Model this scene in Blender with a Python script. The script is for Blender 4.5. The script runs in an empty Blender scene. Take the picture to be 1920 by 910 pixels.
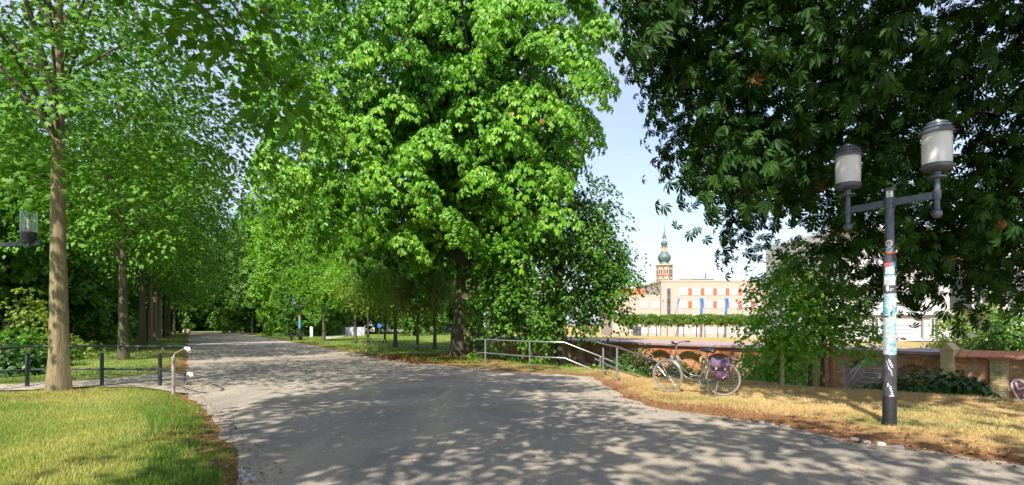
import bpy, math, random
import numpy as np
from mathutils import Vector, Matrix

R = math.radians
SC = bpy.context.scene
COL = SC.collection

# ------------------------------------------------------------------ camera
H, F, HOR = 1.55, 1060.0, 607.0          # eye height, focal length in photo pixels, horizon row
cam_d = bpy.data.cameras.new('camera')
cam = bpy.data.objects.new('camera', cam_d)
COL.objects.link(cam)
cam_d.sensor_width = 36.0
cam_d.lens = F / 1920 * 36.0
cam_d.shift_y = (HOR - 455.0) / 1920
cam_d.clip_start, cam_d.clip_end = 0.1, 3000
cam.location = (0, 0, H)
cam.rotation_euler = (R(90), 0, 0)
SC.camera = cam

# ------------------------------------------------------------------ sky and sun
SUN_EL = R(47)
SUN_DIR = Vector((-0.30, -0.954, 0)).normalized()       # towards the sun, horizontally
w = bpy.data.worlds.new('World')
SC.world = w
w.use_nodes = True
nt = w.node_tree
bg = nt.nodes['Background']
sky = nt.nodes.new('ShaderNodeTexSky')
sky.sky_type = 'NISHITA'
sky.sun_disc = False
sky.sun_elevation = SUN_EL
sky.sun_rotation = math.atan2(SUN_DIR.x, SUN_DIR.y)
sky.air_density, sky.dust_density, sky.ozone_density = 1.0, 1.4, 1.0
# thin high cloud veil over the whole sky
tc = nt.nodes.new('ShaderNodeTexCoord')
mp = nt.nodes.new('ShaderNodeMapping')
mp.inputs['Scale'].default_value = (1.0, 1.6, 4.0)
nz = nt.nodes.new('ShaderNodeTexNoise')
nz.inputs['Scale'].default_value = 2.4
nz.inputs['Detail'].default_value = 6
rp = nt.nodes.new('ShaderNodeMapRange')
rp.inputs['From Min'].default_value, rp.inputs['From Max'].default_value = 0.38, 0.72
rp.inputs['To Min'].default_value, rp.inputs['To Max'].default_value = 0.3, 0.72
mx = nt.nodes.new('ShaderNodeMix')
mx.data_type = 'RGBA'
mx.inputs[7].default_value = (3.6, 3.7, 4.5, 1)
nt.links.new(tc.outputs['Generated'], mp.inputs['Vector'])
nt.links.new(mp.outputs['Vector'], nz.inputs['Vector'])
nt.links.new(nz.outputs['Fac'], rp.inputs['Value'])
nt.links.new(rp.outputs['Result'], mx.inputs[0])
nt.links.new(sky.outputs['Color'], mx.inputs[6])
nt.links.new(mx.outputs[2], bg.inputs['Color'])
bg.inputs['Strength'].default_value = 0.13
sun_d = bpy.data.lights.new('sun', 'SUN')
sun_d.energy, sun_d.angle, sun_d.color = 4.8, R(0.53), (1.0, 0.92, 0.80)
sun = bpy.data.objects.new('sun', sun_d)
COL.objects.link(sun)
sd = Vector((SUN_DIR.x * math.cos(SUN_EL), SUN_DIR.y * math.cos(SUN_EL), math.sin(SUN_EL)))
sun.rotation_euler = sd.to_track_quat('Z', 'Y').to_euler()
sun.location = sd * 100
SC.view_settings.view_transform = 'Standard'
SC.view_settings.look = 'None'
SC.view_settings.gamma = 1
SC.view_settings.use_curve_mapping = False
SC.view_settings.exposure = 1.0
SC.cycles.max_bounces = 8
SC.cycles.transparent_max_bounces = 8

# ------------------------------------------------------------------ helpers
def gp(px, py, z=0.0):
    """point of the ground seen at that photo pixel"""
    Y = (H - z) * F / (py - HOR)
    return Vector(((px - 960) / F * Y, Y, z))
def at(px, py, Y):
    return Vector(((px - 960) / F * Y, Y, H - (py - HOR) / F * Y))

def link(o, parent=None):
    COL.objects.link(o)
    if parent is not None:
        o.parent = parent
    return o
def tag(o, label, cat, group=None, kind=None):
    if label: o['label'] = label
    if cat: o['category'] = cat
    if group: o['group'] = group
    if kind: o['kind'] = kind
    return o
def empty(name, loc=(0, 0, 0), rz=0.0, label=None, cat=None, group=None):
    o = bpy.data.objects.new(name, None)
    o.empty_display_size = 0.2
    link(o)
    o.location = loc
    o.rotation_euler = (0, 0, rz)
    return tag(o, label, cat, group)
def copy_tree(o, parent=None):
    c = o.copy()
    COL.objects.link(c)
    c.parent = parent
    for ch in list(o.children):
        copy_tree(ch, c)
    return c

class MB:
    def __init__(s):
        s.v, s.f = [], []
    def add(s, vs, fs):
        b = len(s.v)
        s.v += [tuple(p) for p in vs]
        s.f += [tuple(i + b for i in f) for f in fs]
        return s
    def box(s, c, d, rz=0, M=None, taper=1.0):
        x, y, z = d[0] / 2, d[1] / 2, d[2] / 2
        vs = [Vector((i * x * (taper if k > 0 else 1), j * y * (taper if k > 0 else 1), k * z)) for k in (-1, 1) for i, j in ((-1, -1), (1, -1), (1, 1), (-1, 1))]
        m = M or Matrix.Rotation(rz, 3, 'Z')
        c = Vector(c)
        s.add([m @ p + c for p in vs], [(3, 2, 1, 0), (4, 5, 6, 7), (0, 1, 5, 4), (1, 2, 6, 5), (2, 3, 7, 6), (3, 0, 4, 7)])
        return s
    def tube(s, pts, rad, seg=8, cap=True):
        pts = [Vector(p) for p in pts]
        n = len(pts)
        if not hasattr(rad, '__len__'): rad = [rad] * n
        up = None
        vs, fs = [], []
        for i, p in enumerate(pts):
            t = (pts[min(i + 1, n - 1)] - pts[max(i - 1, 0)]).normalized()
            if up is None:
                up = Vector((0, 0, 1)) if abs(t.z) < .9 else Vector((1, 0, 0))
            a = t.cross(up).normalized()
            b = a.cross(t).normalized()
            up = b
            for k in range(seg):
                an = 2 * math.pi * k / seg
                vs.append(p + (a * math.cos(an) + b * math.sin(an)) * rad[i])
        for i in range(n - 1):
            for k in range(seg):
                k2 = (k + 1) % seg
                fs.append((i * seg + k, (i + 1) * seg + k, (i + 1) * seg + k2, i * seg + k2))
        if cap:
            fs.append(tuple(range(seg)))
            fs.append(tuple((n - 1) * seg + k for k in reversed(range(seg))))
        return s.add(vs, fs)
    def lathe(s, prof, seg=20, c=(0, 0, 0), cap=True):
        vs, fs = [], []
        n = len(prof)
        for (r, z) in prof:
            for k in range(seg):
                an = 2 * math.pi * k / seg
                vs.append((c[0] + r * math.cos(an), c[1] + r * math.sin(an), c[2] + z))
        for i in range(n - 1):
            for k in range(seg):
                k2 = (k + 1) % seg
                fs.append((i * seg + k, i * seg + k2, (i + 1) * seg + k2, (i + 1) * seg + k))
        if cap:
            fs.append(tuple(reversed(range(seg))))
            fs.append(tuple((n - 1) * seg + k for k in range(seg)))
        return s.add(vs, fs)
    def torus(s, c, R0, r, ax='y', seg=32, ss=8, a0=0, a1=2 * math.pi, M=None):
        pts = []
        full = abs(a1 - a0 - 2 * math.pi) < 1e-6
        n = seg if full else seg + 1
        vs, fs = [], []
        for i in range(n):
            a = a0 + (a1 - a0) * i / seg
            for k in range(ss):
                b = 2 * math.pi * k / ss
                rr = R0 + r * math.cos(b)
                p = Vector((rr * math.cos(a), r * math.sin(b), rr * math.sin(a)))
                vs.append((M @ p if M else p) + Vector(c))
        for i in range(seg):
            i2 = (i + 1) % n
            for k in range(ss):
                k2 = (k + 1) % ss
                fs.append((i * ss + k, i * ss + k2, i2 * ss + k2, i2 * ss + k))
        return s.add(vs, fs)
    def sphere(s, c, r, seg=14, rings=8, sc=(1, 1, 1)):
        prof = [(max(1e-4, math.sin(math.pi * i / rings)) * r, -math.cos(math.pi * i / rings) * r) for i in range(rings + 1)]
        b = len(s.v)
        s.lathe(prof, seg, cap=False)
        for i in range(b, len(s.v)):
            p = s.v[i]
            s.v[i] = (p[0] * sc[0] + c[0], p[1] * sc[1] + c[1], p[2] * sc[2] + c[2])
        return s
    def build(s, name, mat, parent=None, smooth=False, bevel=0):
        me = bpy.data.meshes.new(name)
        me.from_pydata(s.v, [], s.f)
        me.update()
        if mat: me.materials.append(mat)
        if smooth:
            me.polygons.foreach_set('use_smooth', [True] * len(me.polygons))
            try: me.set_sharp_from_angle(angle=R(40))
            except Exception: pass
        o = bpy.data.objects.new(name, me)
        link(o, parent)
        if bevel:
            m = o.modifiers.new('bevel', 'BEVEL')
            m.width, m.segments, m.limit_method = bevel, 2, 'ANGLE'
        return o

def np_mesh(name, verts, tris, mat, attrs=None, parent=None, smooth=False, ngon=3):
    me = bpy.data.meshes.new(name)
    n, m = len(verts), len(tris)
    me.vertices.add(n)
    me.vertices.foreach_set('co', np.ascontiguousarray(verts, np.float32).ravel())
    me.loops.add(m * ngon)
    me.loops.foreach_set('vertex_index', np.ascontiguousarray(tris, np.int32).ravel())
    me.polygons.add(m)
    me.polygons.foreach_set('loop_start', np.arange(0, m * ngon, ngon, dtype=np.int32))
    if smooth:
        me.polygons.foreach_set('use_smooth', np.ones(m, bool))
    for k, a in (attrs or {}).items():
        at_ = me.attributes.new(k, 'FLOAT', 'POINT')
        at_.data.foreach_set('value', np.ascontiguousarray(a, np.float32))
    me.update(calc_edges=True)
    if mat: me.materials.append(mat)
    o = bpy.data.objects.new(name, me)
    return link(o, parent)

def sstep(a, b, x):
    t = np.clip((x - a) / (b - a), 0, 1)
    return t * t * (3 - 2 * t)
def vnoise(x, y, seed=0):
    """cheap smooth value noise for terrain and grass"""
    xi, yi = np.floor(x), np.floor(y)
    xf, yf = x - xi, y - yi
    def h(a, b):
        v = np.sin(a * 127.1 + b * 311.7 + seed * 74.7) * 43758.5453
        return v - np.floor(v)
    u, v = xf * xf * (3 - 2 * xf), yf * yf * (3 - 2 * yf)
    return (h(xi, yi) * (1 - u) + h(xi + 1, yi) * u) * (1 - v) + (h(xi, yi + 1) * (1 - u) + h(xi + 1, yi + 1) * u) * v

# ------------------------------------------------------------------ materials
MATS = {}
def new_mat(name):
    m = bpy.data.materials.new(name)
    m.use_nodes = True
    t = m.node_tree
    return m, t, t.nodes['Principled BSDF']
def node(t, typ, **kw):
    n = t.nodes.new(typ)
    for k, v in kw.items():
        if k.startswith('i_'): n.inputs[k[2:].replace('_', ' ')].default_value = v
        else: setattr(n, k, v)
    return n
def ramp(t, fac, stops):
    r = t.nodes.new('ShaderNodeValToRGB')
    e = r.color_ramp.elements
    while len(e) < len(stops): e.new(0.5)
    for el, (p, c) in zip(e, stops):
        el.position, el.color = p, (*c, 1)
    t.links.new(fac, r.inputs['Fac'])
    return r.outputs['Color']
def noise(t, scale, detail=4, rough=.55, coord='Object', stretch=None, dist=0, rot=0):
    c = t.nodes.new('ShaderNodeTexCoord')
    n = node(t, 'ShaderNodeTexNoise', i_Scale=scale, i_Detail=detail, i_Roughness=rough, i_Distortion=dist)
    src = c.outputs[coord]
    if stretch:
        m = node(t, 'ShaderNodeMapping', i_Scale=stretch)
        m.inputs['Rotation'].default_value = (0, 0, rot)
        t.links.new(src, m.inputs['Vector'])
        src = m.outputs['Vector']
    t.links.new(src, n.inputs['Vector'])
    return n.outputs['Fac']
def mixc(t, fac, a, b, mode='MIX'):
    m = node(t, 'ShaderNodeMix', data_type='RGBA', blend_type=mode)
    for idx, v in ((0, fac), (6, a), (7, b)):
        if hasattr(v, 'links'): t.links.new(v, m.inputs[idx])
        elif idx == 0: m.inputs[0].default_value = v
        else: m.inputs[idx].default_value = (*v, 1)
    return m.outputs[2]
def math_(t, op, a, b=0.0, c=0.0):
    m = node(t, 'ShaderNodeMath', operation=op)
    for i, v in enumerate((a, b, c)):
        if hasattr(v, 'links'): t.links.new(v, m.inputs[i])
        else: m.inputs[i].default_value = v
    return m.outputs[0]
def bump(t, bs, h, strength=.4, dist=.02):
    b = node(t, 'ShaderNodeBump', i_Strength=strength, i_Distance=dist)
    t.links.new(h, b.inputs['Height'])
    t.links.new(b.outputs['Normal'], bs.inputs['Normal'])

def plain(name, col, rough=.55, metal=0.0, var=.12, scale=9, bumps=0.0, coat=0):
    if name in MATS: return MATS[name]
    m, t, b = new_mat(name)
    n = noise(t, scale, 5)
    lo = tuple(c * (1 - var) for c in col)
    hi = tuple(min(1, c * (1 + var)) for c in col)
    t.links.new(ramp(t, n, [(.3, lo), (.7, hi)]), b.inputs['Base Color'])
    b.inputs['Roughness'].default_value = rough
    b.inputs['Metallic'].default_value = metal
    if coat: b.inputs['Coat Weight'].default_value = coat
    if bumps: bump(t, b, noise(t, scale * 6, 4), bumps, .01)
    MATS[name] = m
    return m

def leaf_mat(name, dark, mid, light, spot=None, trans=.45, rough=.42, spec=.35):
    m, t, b = new_mat(name)
    a = node(t, 'ShaderNodeAttribute', attribute_name='rnd')
    oi = node(t, 'ShaderNodeObjectInfo')
    f = math_(t, 'MULTIPLY_ADD', oi.outputs['Random'], .18, a.outputs['Fac'])
    f = math_(t, 'SUBTRACT', f, .09)
    st = [(.0, dark), (.45, mid), (.9, light)]
    if spot: st += [(.975, light), (.985, spot)]
    col = ramp(t, f, st)
    t.links.new(col, b.inputs['Base Color'])
    b.inputs['Roughness'].default_value = rough
    b.inputs['Specular IOR Level'].default_value = spec
    tr = node(t, 'ShaderNodeBsdfTranslucent')
    t.links.new(mixc(t, 1.0, col, (1.0, 1.15, .4), 'MULTIPLY'), tr.inputs['Color'])
    ms = node(t, 'ShaderNodeMixShader')
    ms.inputs[0].default_value = trans
    t.links.new(b.outputs[0], ms.inputs[1])
    t.links.new(tr.outputs[0], ms.inputs[2])
    t.links.new(ms.outputs[0], t.nodes['Material Output'].inputs['Surface'])
    MATS[name] = m
    return m

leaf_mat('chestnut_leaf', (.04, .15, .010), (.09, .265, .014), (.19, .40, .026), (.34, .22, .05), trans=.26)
leaf_mat('shaded_chestnut_leaf', (.010, .038, .005), (.019, .060, .007), (.038, .10, .010), (.13, .07, .02), trans=.25, rough=.55, spec=.2)  # darker copy of the chestnut leaf, with the crown's shade put into its colour
leaf_mat('maple_leaf', (.032, .105, .009), (.065, .18, .014), (.135, .30, .028), (.25, .2, .04), trans=.3, rough=.5, spec=.22)
leaf_mat('linden_leaf', (.034, .11, .010), (.066, .18, .017), (.135, .29, .034), None, trans=.3, rough=.5, spec=.22)
leaf_mat('lime_leaf', (.09, .22, .02), (.155, .34, .03), (.25, .45, .05), None, trans=.5)
leaf_mat('olive_leaf', (.10, .17, .025), (.18, .27, .045), (.30, .38, .08), None)
leaf_mat('wood_leaf', (.04, .11, .014), (.07, .18, .022), (.13, .27, .035), None)
leaf_mat('young_leaf', (.11, .28, .03), (.18, .40, .05), (.28, .5, .08), None, trans=.55)
leaf_mat('shrub_leaf', (.02, .06, .012), (.04, .11, .018), (.08, .18, .03), None, trans=.3)
leaf_mat('clipped_leaf', (.08, .16, .02), (.13, .24, .03), (.2, .31, .05), None)

def bark_mat(name, a, b_, c, scale=6, st=.8):
    m, t, b = new_mat(name)
    n1 = noise(t, scale, 8, .65, stretch=(3, 3, .5), dist=.4)
    n2 = noise(t, 1.7, 5, .6)
    col = ramp(t, n1, [(.3, a), (.52, b_), (.75, c)])
    col = mixc(t, math_(t, 'MULTIPLY', n2, .55), col, (.12, .14, .06))
    t.links.new(col, b.inputs['Base Color'])
    b.inputs['Roughness'].default_value = .9
    bump(t, b, n1, st, .05)
    MATS[name] = m
bark_mat('chestnut_bark', (.012, .008, .006), (.034, .023, .017), (.07, .052, .036), 5, 1)
bark_mat('young_bark', (.12, .085, .05), (.24, .18, .11), (.36, .28, .18), 7, .5)
bark_mat('dark_bark', (.03, .024, .018), (.07, .055, .04), (.13, .10, .07), 7, .7)

def gravel_mat():
    m, t, b = new_mat('gravel')
    fine = noise(t, 55, 6, .8)
    mid = noise(t, 7, 6, .6)
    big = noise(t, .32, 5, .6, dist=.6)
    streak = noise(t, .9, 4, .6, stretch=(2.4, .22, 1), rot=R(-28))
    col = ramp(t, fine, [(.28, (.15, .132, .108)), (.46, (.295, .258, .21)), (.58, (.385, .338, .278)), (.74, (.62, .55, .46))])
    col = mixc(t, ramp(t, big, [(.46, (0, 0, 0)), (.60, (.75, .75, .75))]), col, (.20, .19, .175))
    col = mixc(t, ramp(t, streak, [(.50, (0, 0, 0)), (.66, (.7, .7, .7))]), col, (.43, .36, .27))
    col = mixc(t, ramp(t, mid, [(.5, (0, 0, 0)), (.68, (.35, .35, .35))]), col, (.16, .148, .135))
    t.links.new(col, b.inputs['Base Color'])
    b.inputs['Roughness'].default_value = .95
    bump(t, b, math_(t, 'MULTIPLY_ADD', mid, .8, fine), .85, .02)
    MATS['gravel'] = m
gravel_mat()

def ground_mat():
    m, t, b = new_mat('turf')
    n1 = noise(t, 1.1, 6, .65)
    n2 = noise(t, 22, 5, .7)
    lawn = ramp(t, n1, [(.3, (.07, .14, .018)), (.5, (.14, .20, .028)), (.7, (.27, .27, .055))])
    straw = ramp(t, n1, [(.3, (.30, .22, .075)), (.5, (.44, .31, .12)), (.7, (.50, .36, .15))])
    soil = ramp(t, n2, [(.3, (.09, .04, .016)), (.5, (.22, .095, .035)), (.72, (.36, .19, .08))])
    dry = node(t, 'ShaderNodeAttribute', attribute_name='dry')
    lit = node(t, 'ShaderNodeAttribute', attribute_name='litter')
    col = mixc(t, dry.outputs['Fac'], lawn, straw)
    lf = math_(t, 'MULTIPLY', lit.outputs['Fac'], math_(t, 'ADD', n2, .45))
    col = mixc(t, lf, col, soil)
    col = mixc(t, .5, col, ramp(t, n2, [(.3, (.45, .45, .45)), (.7, (1, 1, 1))]), 'MULTIPLY')
    t.links.new(col, b.inputs['Base Color'])
    b.inputs['Roughness'].default_value = .95
    bump(t, b, n2, .8, .05)
    MATS['turf'] = m
ground_mat()

def blade_mat(name, stops):
    m, t, b = new_mat(name)
    a = node(t, 'ShaderNodeAttribute', attribute_name='rnd')
    col = ramp(t, a.outputs['Fac'], stops)
    t.links.new(col, b.inputs['Base Color'])
    b.inputs['Roughness'].default_value = .6
    tr = node(t, 'ShaderNodeBsdfTranslucent')
    t.links.new(col, tr.inputs['Color'])
    ms = node(t, 'ShaderNodeMixShader')
    ms.inputs[0].default_value = .3
    t.links.new(b.outputs[0], ms.inputs[1])
    t.links.new(tr.outputs[0], ms.inputs[2])
    t.links.new(ms.outputs[0], t.nodes['Material Output'].inputs['Surface'])
    MATS[name] = m
blade_mat('lawn_blade', [(0, (.06, .15, .012)), (.4, (.13, .24, .022)), (.7, (.27, .32, .045)), (1, (.45, .42, .11))])
blade_mat('straw_blade', [(0, (.15, .17, .035)), (.2, (.36, .28, .09)), (.6, (.55, .40, .17)), (1, (.68, .53, .28))])
blade_mat('litter_leaf', [(0, (.08, .035, .015)), (.5, (.24, .09, .03)), (.85, (.40, .19, .07)), (1, (.5, .33, .15))])
blade_mat('pebble', [(0, (.12, .115, .11)), (.5, (.28, .265, .25)), (1, (.6, .57, .53))])

def brick_mat(name, stops):
    m, t, b = new_mat(name)
    a = node(t, 'ShaderNodeAttribute', attribute_name='rnd')
    oi = node(t, 'ShaderNodeObjectInfo')
    f = math_(t, 'FRACT', math_(t, 'ADD', a.outputs['Fac'], oi.outputs['Random']))
    col = ramp(t, f, stops)
    g = noise(t, 18, 5, .7)
    col = mixc(t, .5, col, ramp(t, g, [(.3, (.5, .5, .5)), (.7, (1.15, 1.1, 1.05))]), 'MULTIPLY')
    geo = node(t, 'ShaderNodeNewGeometry')
    nn = node(t, 'ShaderNodeTexNoise', i_Scale=.9, i_Detail=4)
    t.links.new(geo.outputs['Position'], nn.inputs['Vector'])
    col = mixc(t, ramp(t, nn.outputs['Fac'], [(.5, (0, 0, 0)), (.72, (.6, .6, .6))]), col, (.46, .36, .27))
    t.links.new(col, b.inputs['Base Color'])
    b.inputs['Roughness'].default_value = .9
    bump(t, b, g, .5, .01)
    MATS[name] = m
brick_mat('brick', [(0, (.38, .14, .065)), (.3, (.50, .21, .095)), (.55, (.55, .27, .14)), (.8, (.52, .34, .2)), (1, (.32, .17, .11))])
brick_mat('red_brick', [(0, (.42, .12, .05)), (.5, (.54, .18, .08)), (1, (.46, .2, .11))])
brick_mat('yellow_brick', [(0, (.28, .23, .13)), (.4, (.44, .36, .19)), (.7, (.52, .42, .22)), (1, (.33, .24, .17))])
plain('mortar', (.40, .33, .27), .95, 0, .25, 6, .5)
plain('coping', (.30, .215, .23), .8, 0, .15, 3, .2)
plain('stone_step', (.40, .36, .31), .9, 0, .2, 5, .3)
plain('lamp_paint', (.085, .10, .13), .38, .25, .3, 14, .1)
plain('lamp_dark', (.015, .016, .02), .45, .1, .4, 12, .15)
plain('sleeve_paint', (.05, .05, .058), .55, .05, .5, 9, .2)
plain('steel', (.36, .37, .39), .35, .75, .2, 25, .1)
plain('green_steel', (.03, .048, .045), .45, .3, .35, 15, .15)
plain('weathered_steel', (.30, .27, .23), .6, .3, .45, 9, .3)
plain('white_plastic', (.75, .75, .76), .4, 0, .06)
plain('bike_silver', (.21, .19, .18), .35, .6, .12, 8)
plain('rubber_grey', (.23, .21, .19), .8, 0, .12, 10)
plain('black_plastic', (.014, .014, .016), .42, 0, .3)
plain('chrome', (.42, .42, .43), .3, .9, .08)
plain('rust_steel', (.22, .12, .06), .6, .5, .3, 20)
plain('pannier_fabric', (.12, .07, .125), .75, 0, .12, 22, .3)
plain('pannier_dark', (.05, .03, .055), .6, 0, .2)
plain('cream_render', (.37, .31, .262), .9, 0, .05, 1.2)
plain('white_render', (.42, .42, .435), .85, 0, .05, .9)
plain('white_frame', (.52, .52, .52), .5, 0, .05)
plain('orange_panel', (.38, .10, .04), .7, 0, .12, .9)
plain('yellow_panel', (.80, .52, .03), .6, 0, .05)
plain('blind', (.44, .46, .50), .6, 0, .06, .5)
plain('blue_cloth', (.02, .15, .48), .75, 0, .1, .6)
plain('violet_cloth', (.16, .17, .42), .75, 0, .1, .6)
plain('red_tile', (.50, .13, .055), .85, 0, .25, .35, .4)
plain('copper_green', (.085, .135, .13), .6, .2, .3, .3)
plain('tower_brick', (.27, .14, .095), .9, 0, .22, .25, .2)
plain('pale_stone', (.46, .385, .31), .9, 0, .1, .4)
plain('tower_dark', (.10, .075, .06), .9, 0, .2, .5)
plain('slate', (.10, .115, .125), .7, 0, .2, .4)
plain('timber', (.22, .10, .055), .85, 0, .3, 6, .4)
plain('pale_timber', (.40, .32, .20), .85, 0, .25, 6, .4)
plain('bench_black', (.02, .02, .022), .5, 0, .3)
plain('bin_blue', (.10, .17, .26), .5, 0, .2)
plain('sign_white', (.8, .8, .8), .5, 0, .04)
plain('sign_ink', (.03, .03, .05), .6, 0, .1)
plain('sticker_orange', (.75, .13, .03), .5, 0, .1)
plain('sticker_blue', (.08, .28, .42), .6, 0, .5, 30)
plain('sticker_cyan', (.17, .40, .48), .6, 0, .5, 35)
plain('sticker_pale', (.36, .43, .43), .6, 0, .5, 40)
plain('sticker_white', (.5, .53, .54), .6, 0, .45, 38)
plain('sticker_red', (.55, .10, .12), .5, 0, .3, 40)
plain('scribble', (.62, .66, .72), .6, 0, .1, 30)
plain('graffiti_white', (.80, .78, .76), .7, 0, .08, 8)
plain('graffiti_green', (.42, .52, .45), .7, 0, .2, 8)
plain('graffiti_plum', (.26, .10, .13), .7, 0, .2, 8)
plain('flower_orange', (.65, .22, .05), .7, 0, .3, 12)
plain('twig', (.16, .09, .05), .9, 0, .3, 12)
plain('kerb_stone', (.42, .40, .38), .9, 0, .2, 9, .4)
def glass_mat(name, col, rough, trans=1.0):
    m, t, b = new_mat(name)
    b.inputs['Base Color'].default_value = (*col, 1)
    b.inputs['Roughness'].default_value = rough
    b.inputs['Transmission Weight'].default_value = trans
    b.inputs['IOR'].default_value = 1.45
    MATS[name] = m
glass_mat('clear_glass', (.93, .97, .95), .03)
m_, t_, b_ = new_mat('milk_glass')                       # opal lantern glass
b_.inputs['Base Color'].default_value = (.86, .86, .86, 1)
b_.inputs['Roughness'].default_value = .25
b_.inputs['Transmission Weight'].default_value = .25
t_.links.new(ramp(t_, noise(t_, 4, 3), [(.3, (.78, .78, .79)), (.7, (.88, .88, .88))]), b_.inputs['Base Color'])
MATS['milk_glass'] = m_
m_, t_, b_ = new_mat('window_glass')
b_.inputs['Roughness'].default_value = .06
t_.links.new(ramp(t_, noise(t_, .8, 2), [(.35, (.035, .045, .05)), (.65, (.09, .11, .12))]), b_.inputs['Base Color'])
MATS['window_glass'] = m_
m_, t_, b_ = new_mat('mural')
vo = node(t_, 'ShaderNodeTexVoronoi', i_Scale=1.1)
tcn = node(t_, 'ShaderNodeTexCoord')
t_.links.new(tcn.outputs['Object'], vo.inputs['Vector'])
t_.links.new(ramp(t_, noise(t_, .55, 3, dist=1.5), [(.3, (.12, .28, .48)), (.42, (.32, .40, .5)), (.5, (.42, .41, .44)), (.58, (.26, .23, .38)), (.64, (.42, .25, .10)), (.75, (.2, .38, .42))]), b_.inputs['Base Color'])
MATS['mural'] = m_
M = MATS

# ------------------------------------------------------------------ ground plan
PATH_PX_L = [(455, 910), (432, 845), (392, 775), (352, 742), (338, 728), (342, 712), (350, 694), (353, 664), (353, 645), (352, 632), (356, 622)]
PATH_PX_R = [(452, 622), (476, 629), (545, 641), (600, 651), (650, 660), (760, 677), (860, 688), (960, 697), (1060, 703), (1108, 706), (1132, 722), (1170, 745), (1232, 766), (1350, 782), (1450, 797), (1600, 827), (1750, 848), (1920, 870)]
def jitter_line(pts, amp, step, seed):
    rr = random.Random(seed)
    out = []
    for a, b in zip(pts[:-1], pts[1:]):
        n = max(1, int((b - a).length / step)) if a.y < 40 else 1
        for i in range(n):
            p = a.lerp(b, i / n)
            k = min(1, p.y / 5) if p.y > 0 else 1
            out.append(p + Vector((rr.uniform(-amp, amp), rr.uniform(-amp, amp), 0)))
    out.append(pts[-1])
    return out
pl = [Vector((-1.0, -30, 0)), Vector((-1.4, -8, 0)), Vector((-1.9, 1, 0))] + [gp(*p) for p in PATH_PX_L]
pr = [gp(*p) for p in PATH_PX_R] + [Vector((8.2, 4.3, 0)), Vector((12, .5, 0)), Vector((15, -8, 0)), Vector((15, -30, 0))]
pl, pr = jitter_line(pl, .07, .35, 3), jitter_line(pr, .08, .35, 4)
PATH = np.array([(p.x, p.y) for p in pl + pr])
def poly_sdf(X, Y, P):
    """signed distance to a closed polygon, negative inside"""
    d = np.full(X.shape, 1e9)
    ins = np.zeros(X.shape, bool)
    n = len(P)
    for i in range(n):
        ax, ay = P[i]
        bx, by = P[(i + 1) % n]
        ex, ey = bx - ax, by - ay
        L = ex * ex + ey * ey + 1e-12
        t = np.clip(((X - ax) * ex + (Y - ay) * ey) / L, 0, 1)
        d = np.minimum(d, (X - ax - t * ex) ** 2 + (Y - ay - t * ey) ** 2)
        if ay != by:
            c = ((ay > Y) != (by > Y)) & (X < (bx - ax) * (Y - ay) / (by - ay) + ax)
            ins ^= c
    d = np.sqrt(d)
    return np.where(ins, -d, d)

# brick wall axis
W0 = Vector((5.75, 29.0, 0))
WD = Vector((.631, -.776, 0)).normalized()
WN = Vector((.776, .631, 0)).normalized()          # away from the viewer
WTOP, WBASE = .50, -1.75
# line where the rampart top drops into the ditch
EDGE = np.array([(-3.2, 52), (-1.6, 36), (-1.0, 30), (-.75, 22), (.75, 20.2), (1.8, 19.0), (3.2, 17.2), (3.5, 16.0), (4.6, 15.6), (6.6, 14.0), (9.2, 12.1), (10.2, 10.6), (13, 7.5), (22, 0), (40, -20), (60, -60), (300, -60), (300, 52)])
def terrain(X, Y):
    X, Y = np.asarray(X, float), np.asarray(Y, float)
    d = -poly_sdf(X, Y, EDGE)
    z = np.zeros_like(X)
    ditch = -1.75 * sstep(0, 4.2, d) * (1 - sstep(40, 52, Y))
    wv = (X - W0.x) * WN.x + (Y - W0.y) * WN.y
    s = (X - W0.x) * WD.x + (Y - W0.y) * WD.y
    city = .42 - 2.9 * sstep(5, 120, wv)
    city = city * sstep(-10, 4, X + .12 * (Y - 40))
    east = sstep(-6, 0, X + .05 * (Y - 40))
    z = z + ditch * (d > 0)
    behind = (wv > 1.3) & (X > -12)
    z = np.where(behind, np.where(wv < 5, np.where(s > -14, city, z), city), z)
    z = np.where((np.abs(s - 10.95) < 1.15) & (wv > 1) & (wv < 5.2), np.minimum(z, -1.9), z)
    # left side falls away beyond the tree row
    u = (X + 10.0) * .884 + (Y - 12.5) * .467
    z = z - 2.2 * sstep(-4.5, -14, u)
    # small unevenness off the path
    dp = poly_sdf(X, Y, PATH)
    z = z + (vnoise(X * .8, Y * .8) - .35) * .10 * sstep(.1, 1.2, dp) * (Y < 80)
    z = z + .03 * sstep(.05, .5, dp) - .06 * sstep(.05, -.35, dp)
    return z

def axis(fine, lo, hi, step):
    a = list(fine)
    x, s = a[-1], step
    while x < hi:
        s *= 1.18; x += s; a.append(x)
    x, s = a[0], step
    pre = []
    while x > lo:
        s *= 1.18; x -= s; pre.append(x)
    return np.array(pre[::-1] + a)
gx = axis(np.arange(-16, 19, .3), -900, 1200, .3)
gy = axis(np.concatenate([np.arange(2, 24, .3), np.arange(24, 60, .8)]), -80, 1400, .5)
GX, GY = np.meshgrid(gx, gy)
GZ = terrain(GX, GY)
dp = poly_sdf(GX, GY, PATH)
side = (GX > .2 * GY) | ((GX > -2) & (GY < 24))
dry = np.where((GX > .13 * GY) & (GY < 22), 1.0, 0.0) * sstep(3.0, 1.2, -poly_sdf(GX, GY, EDGE))
dry = np.clip(dry - .9 * sstep(.62, .8, vnoise(GX * .7 + 3, GY * .7)), 0, 1)
dry = np.maximum(dry, .75 * (((GX - W0.x) * WN.x + (GY - W0.y) * WN.y) > 1) * (GX > 0))
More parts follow.
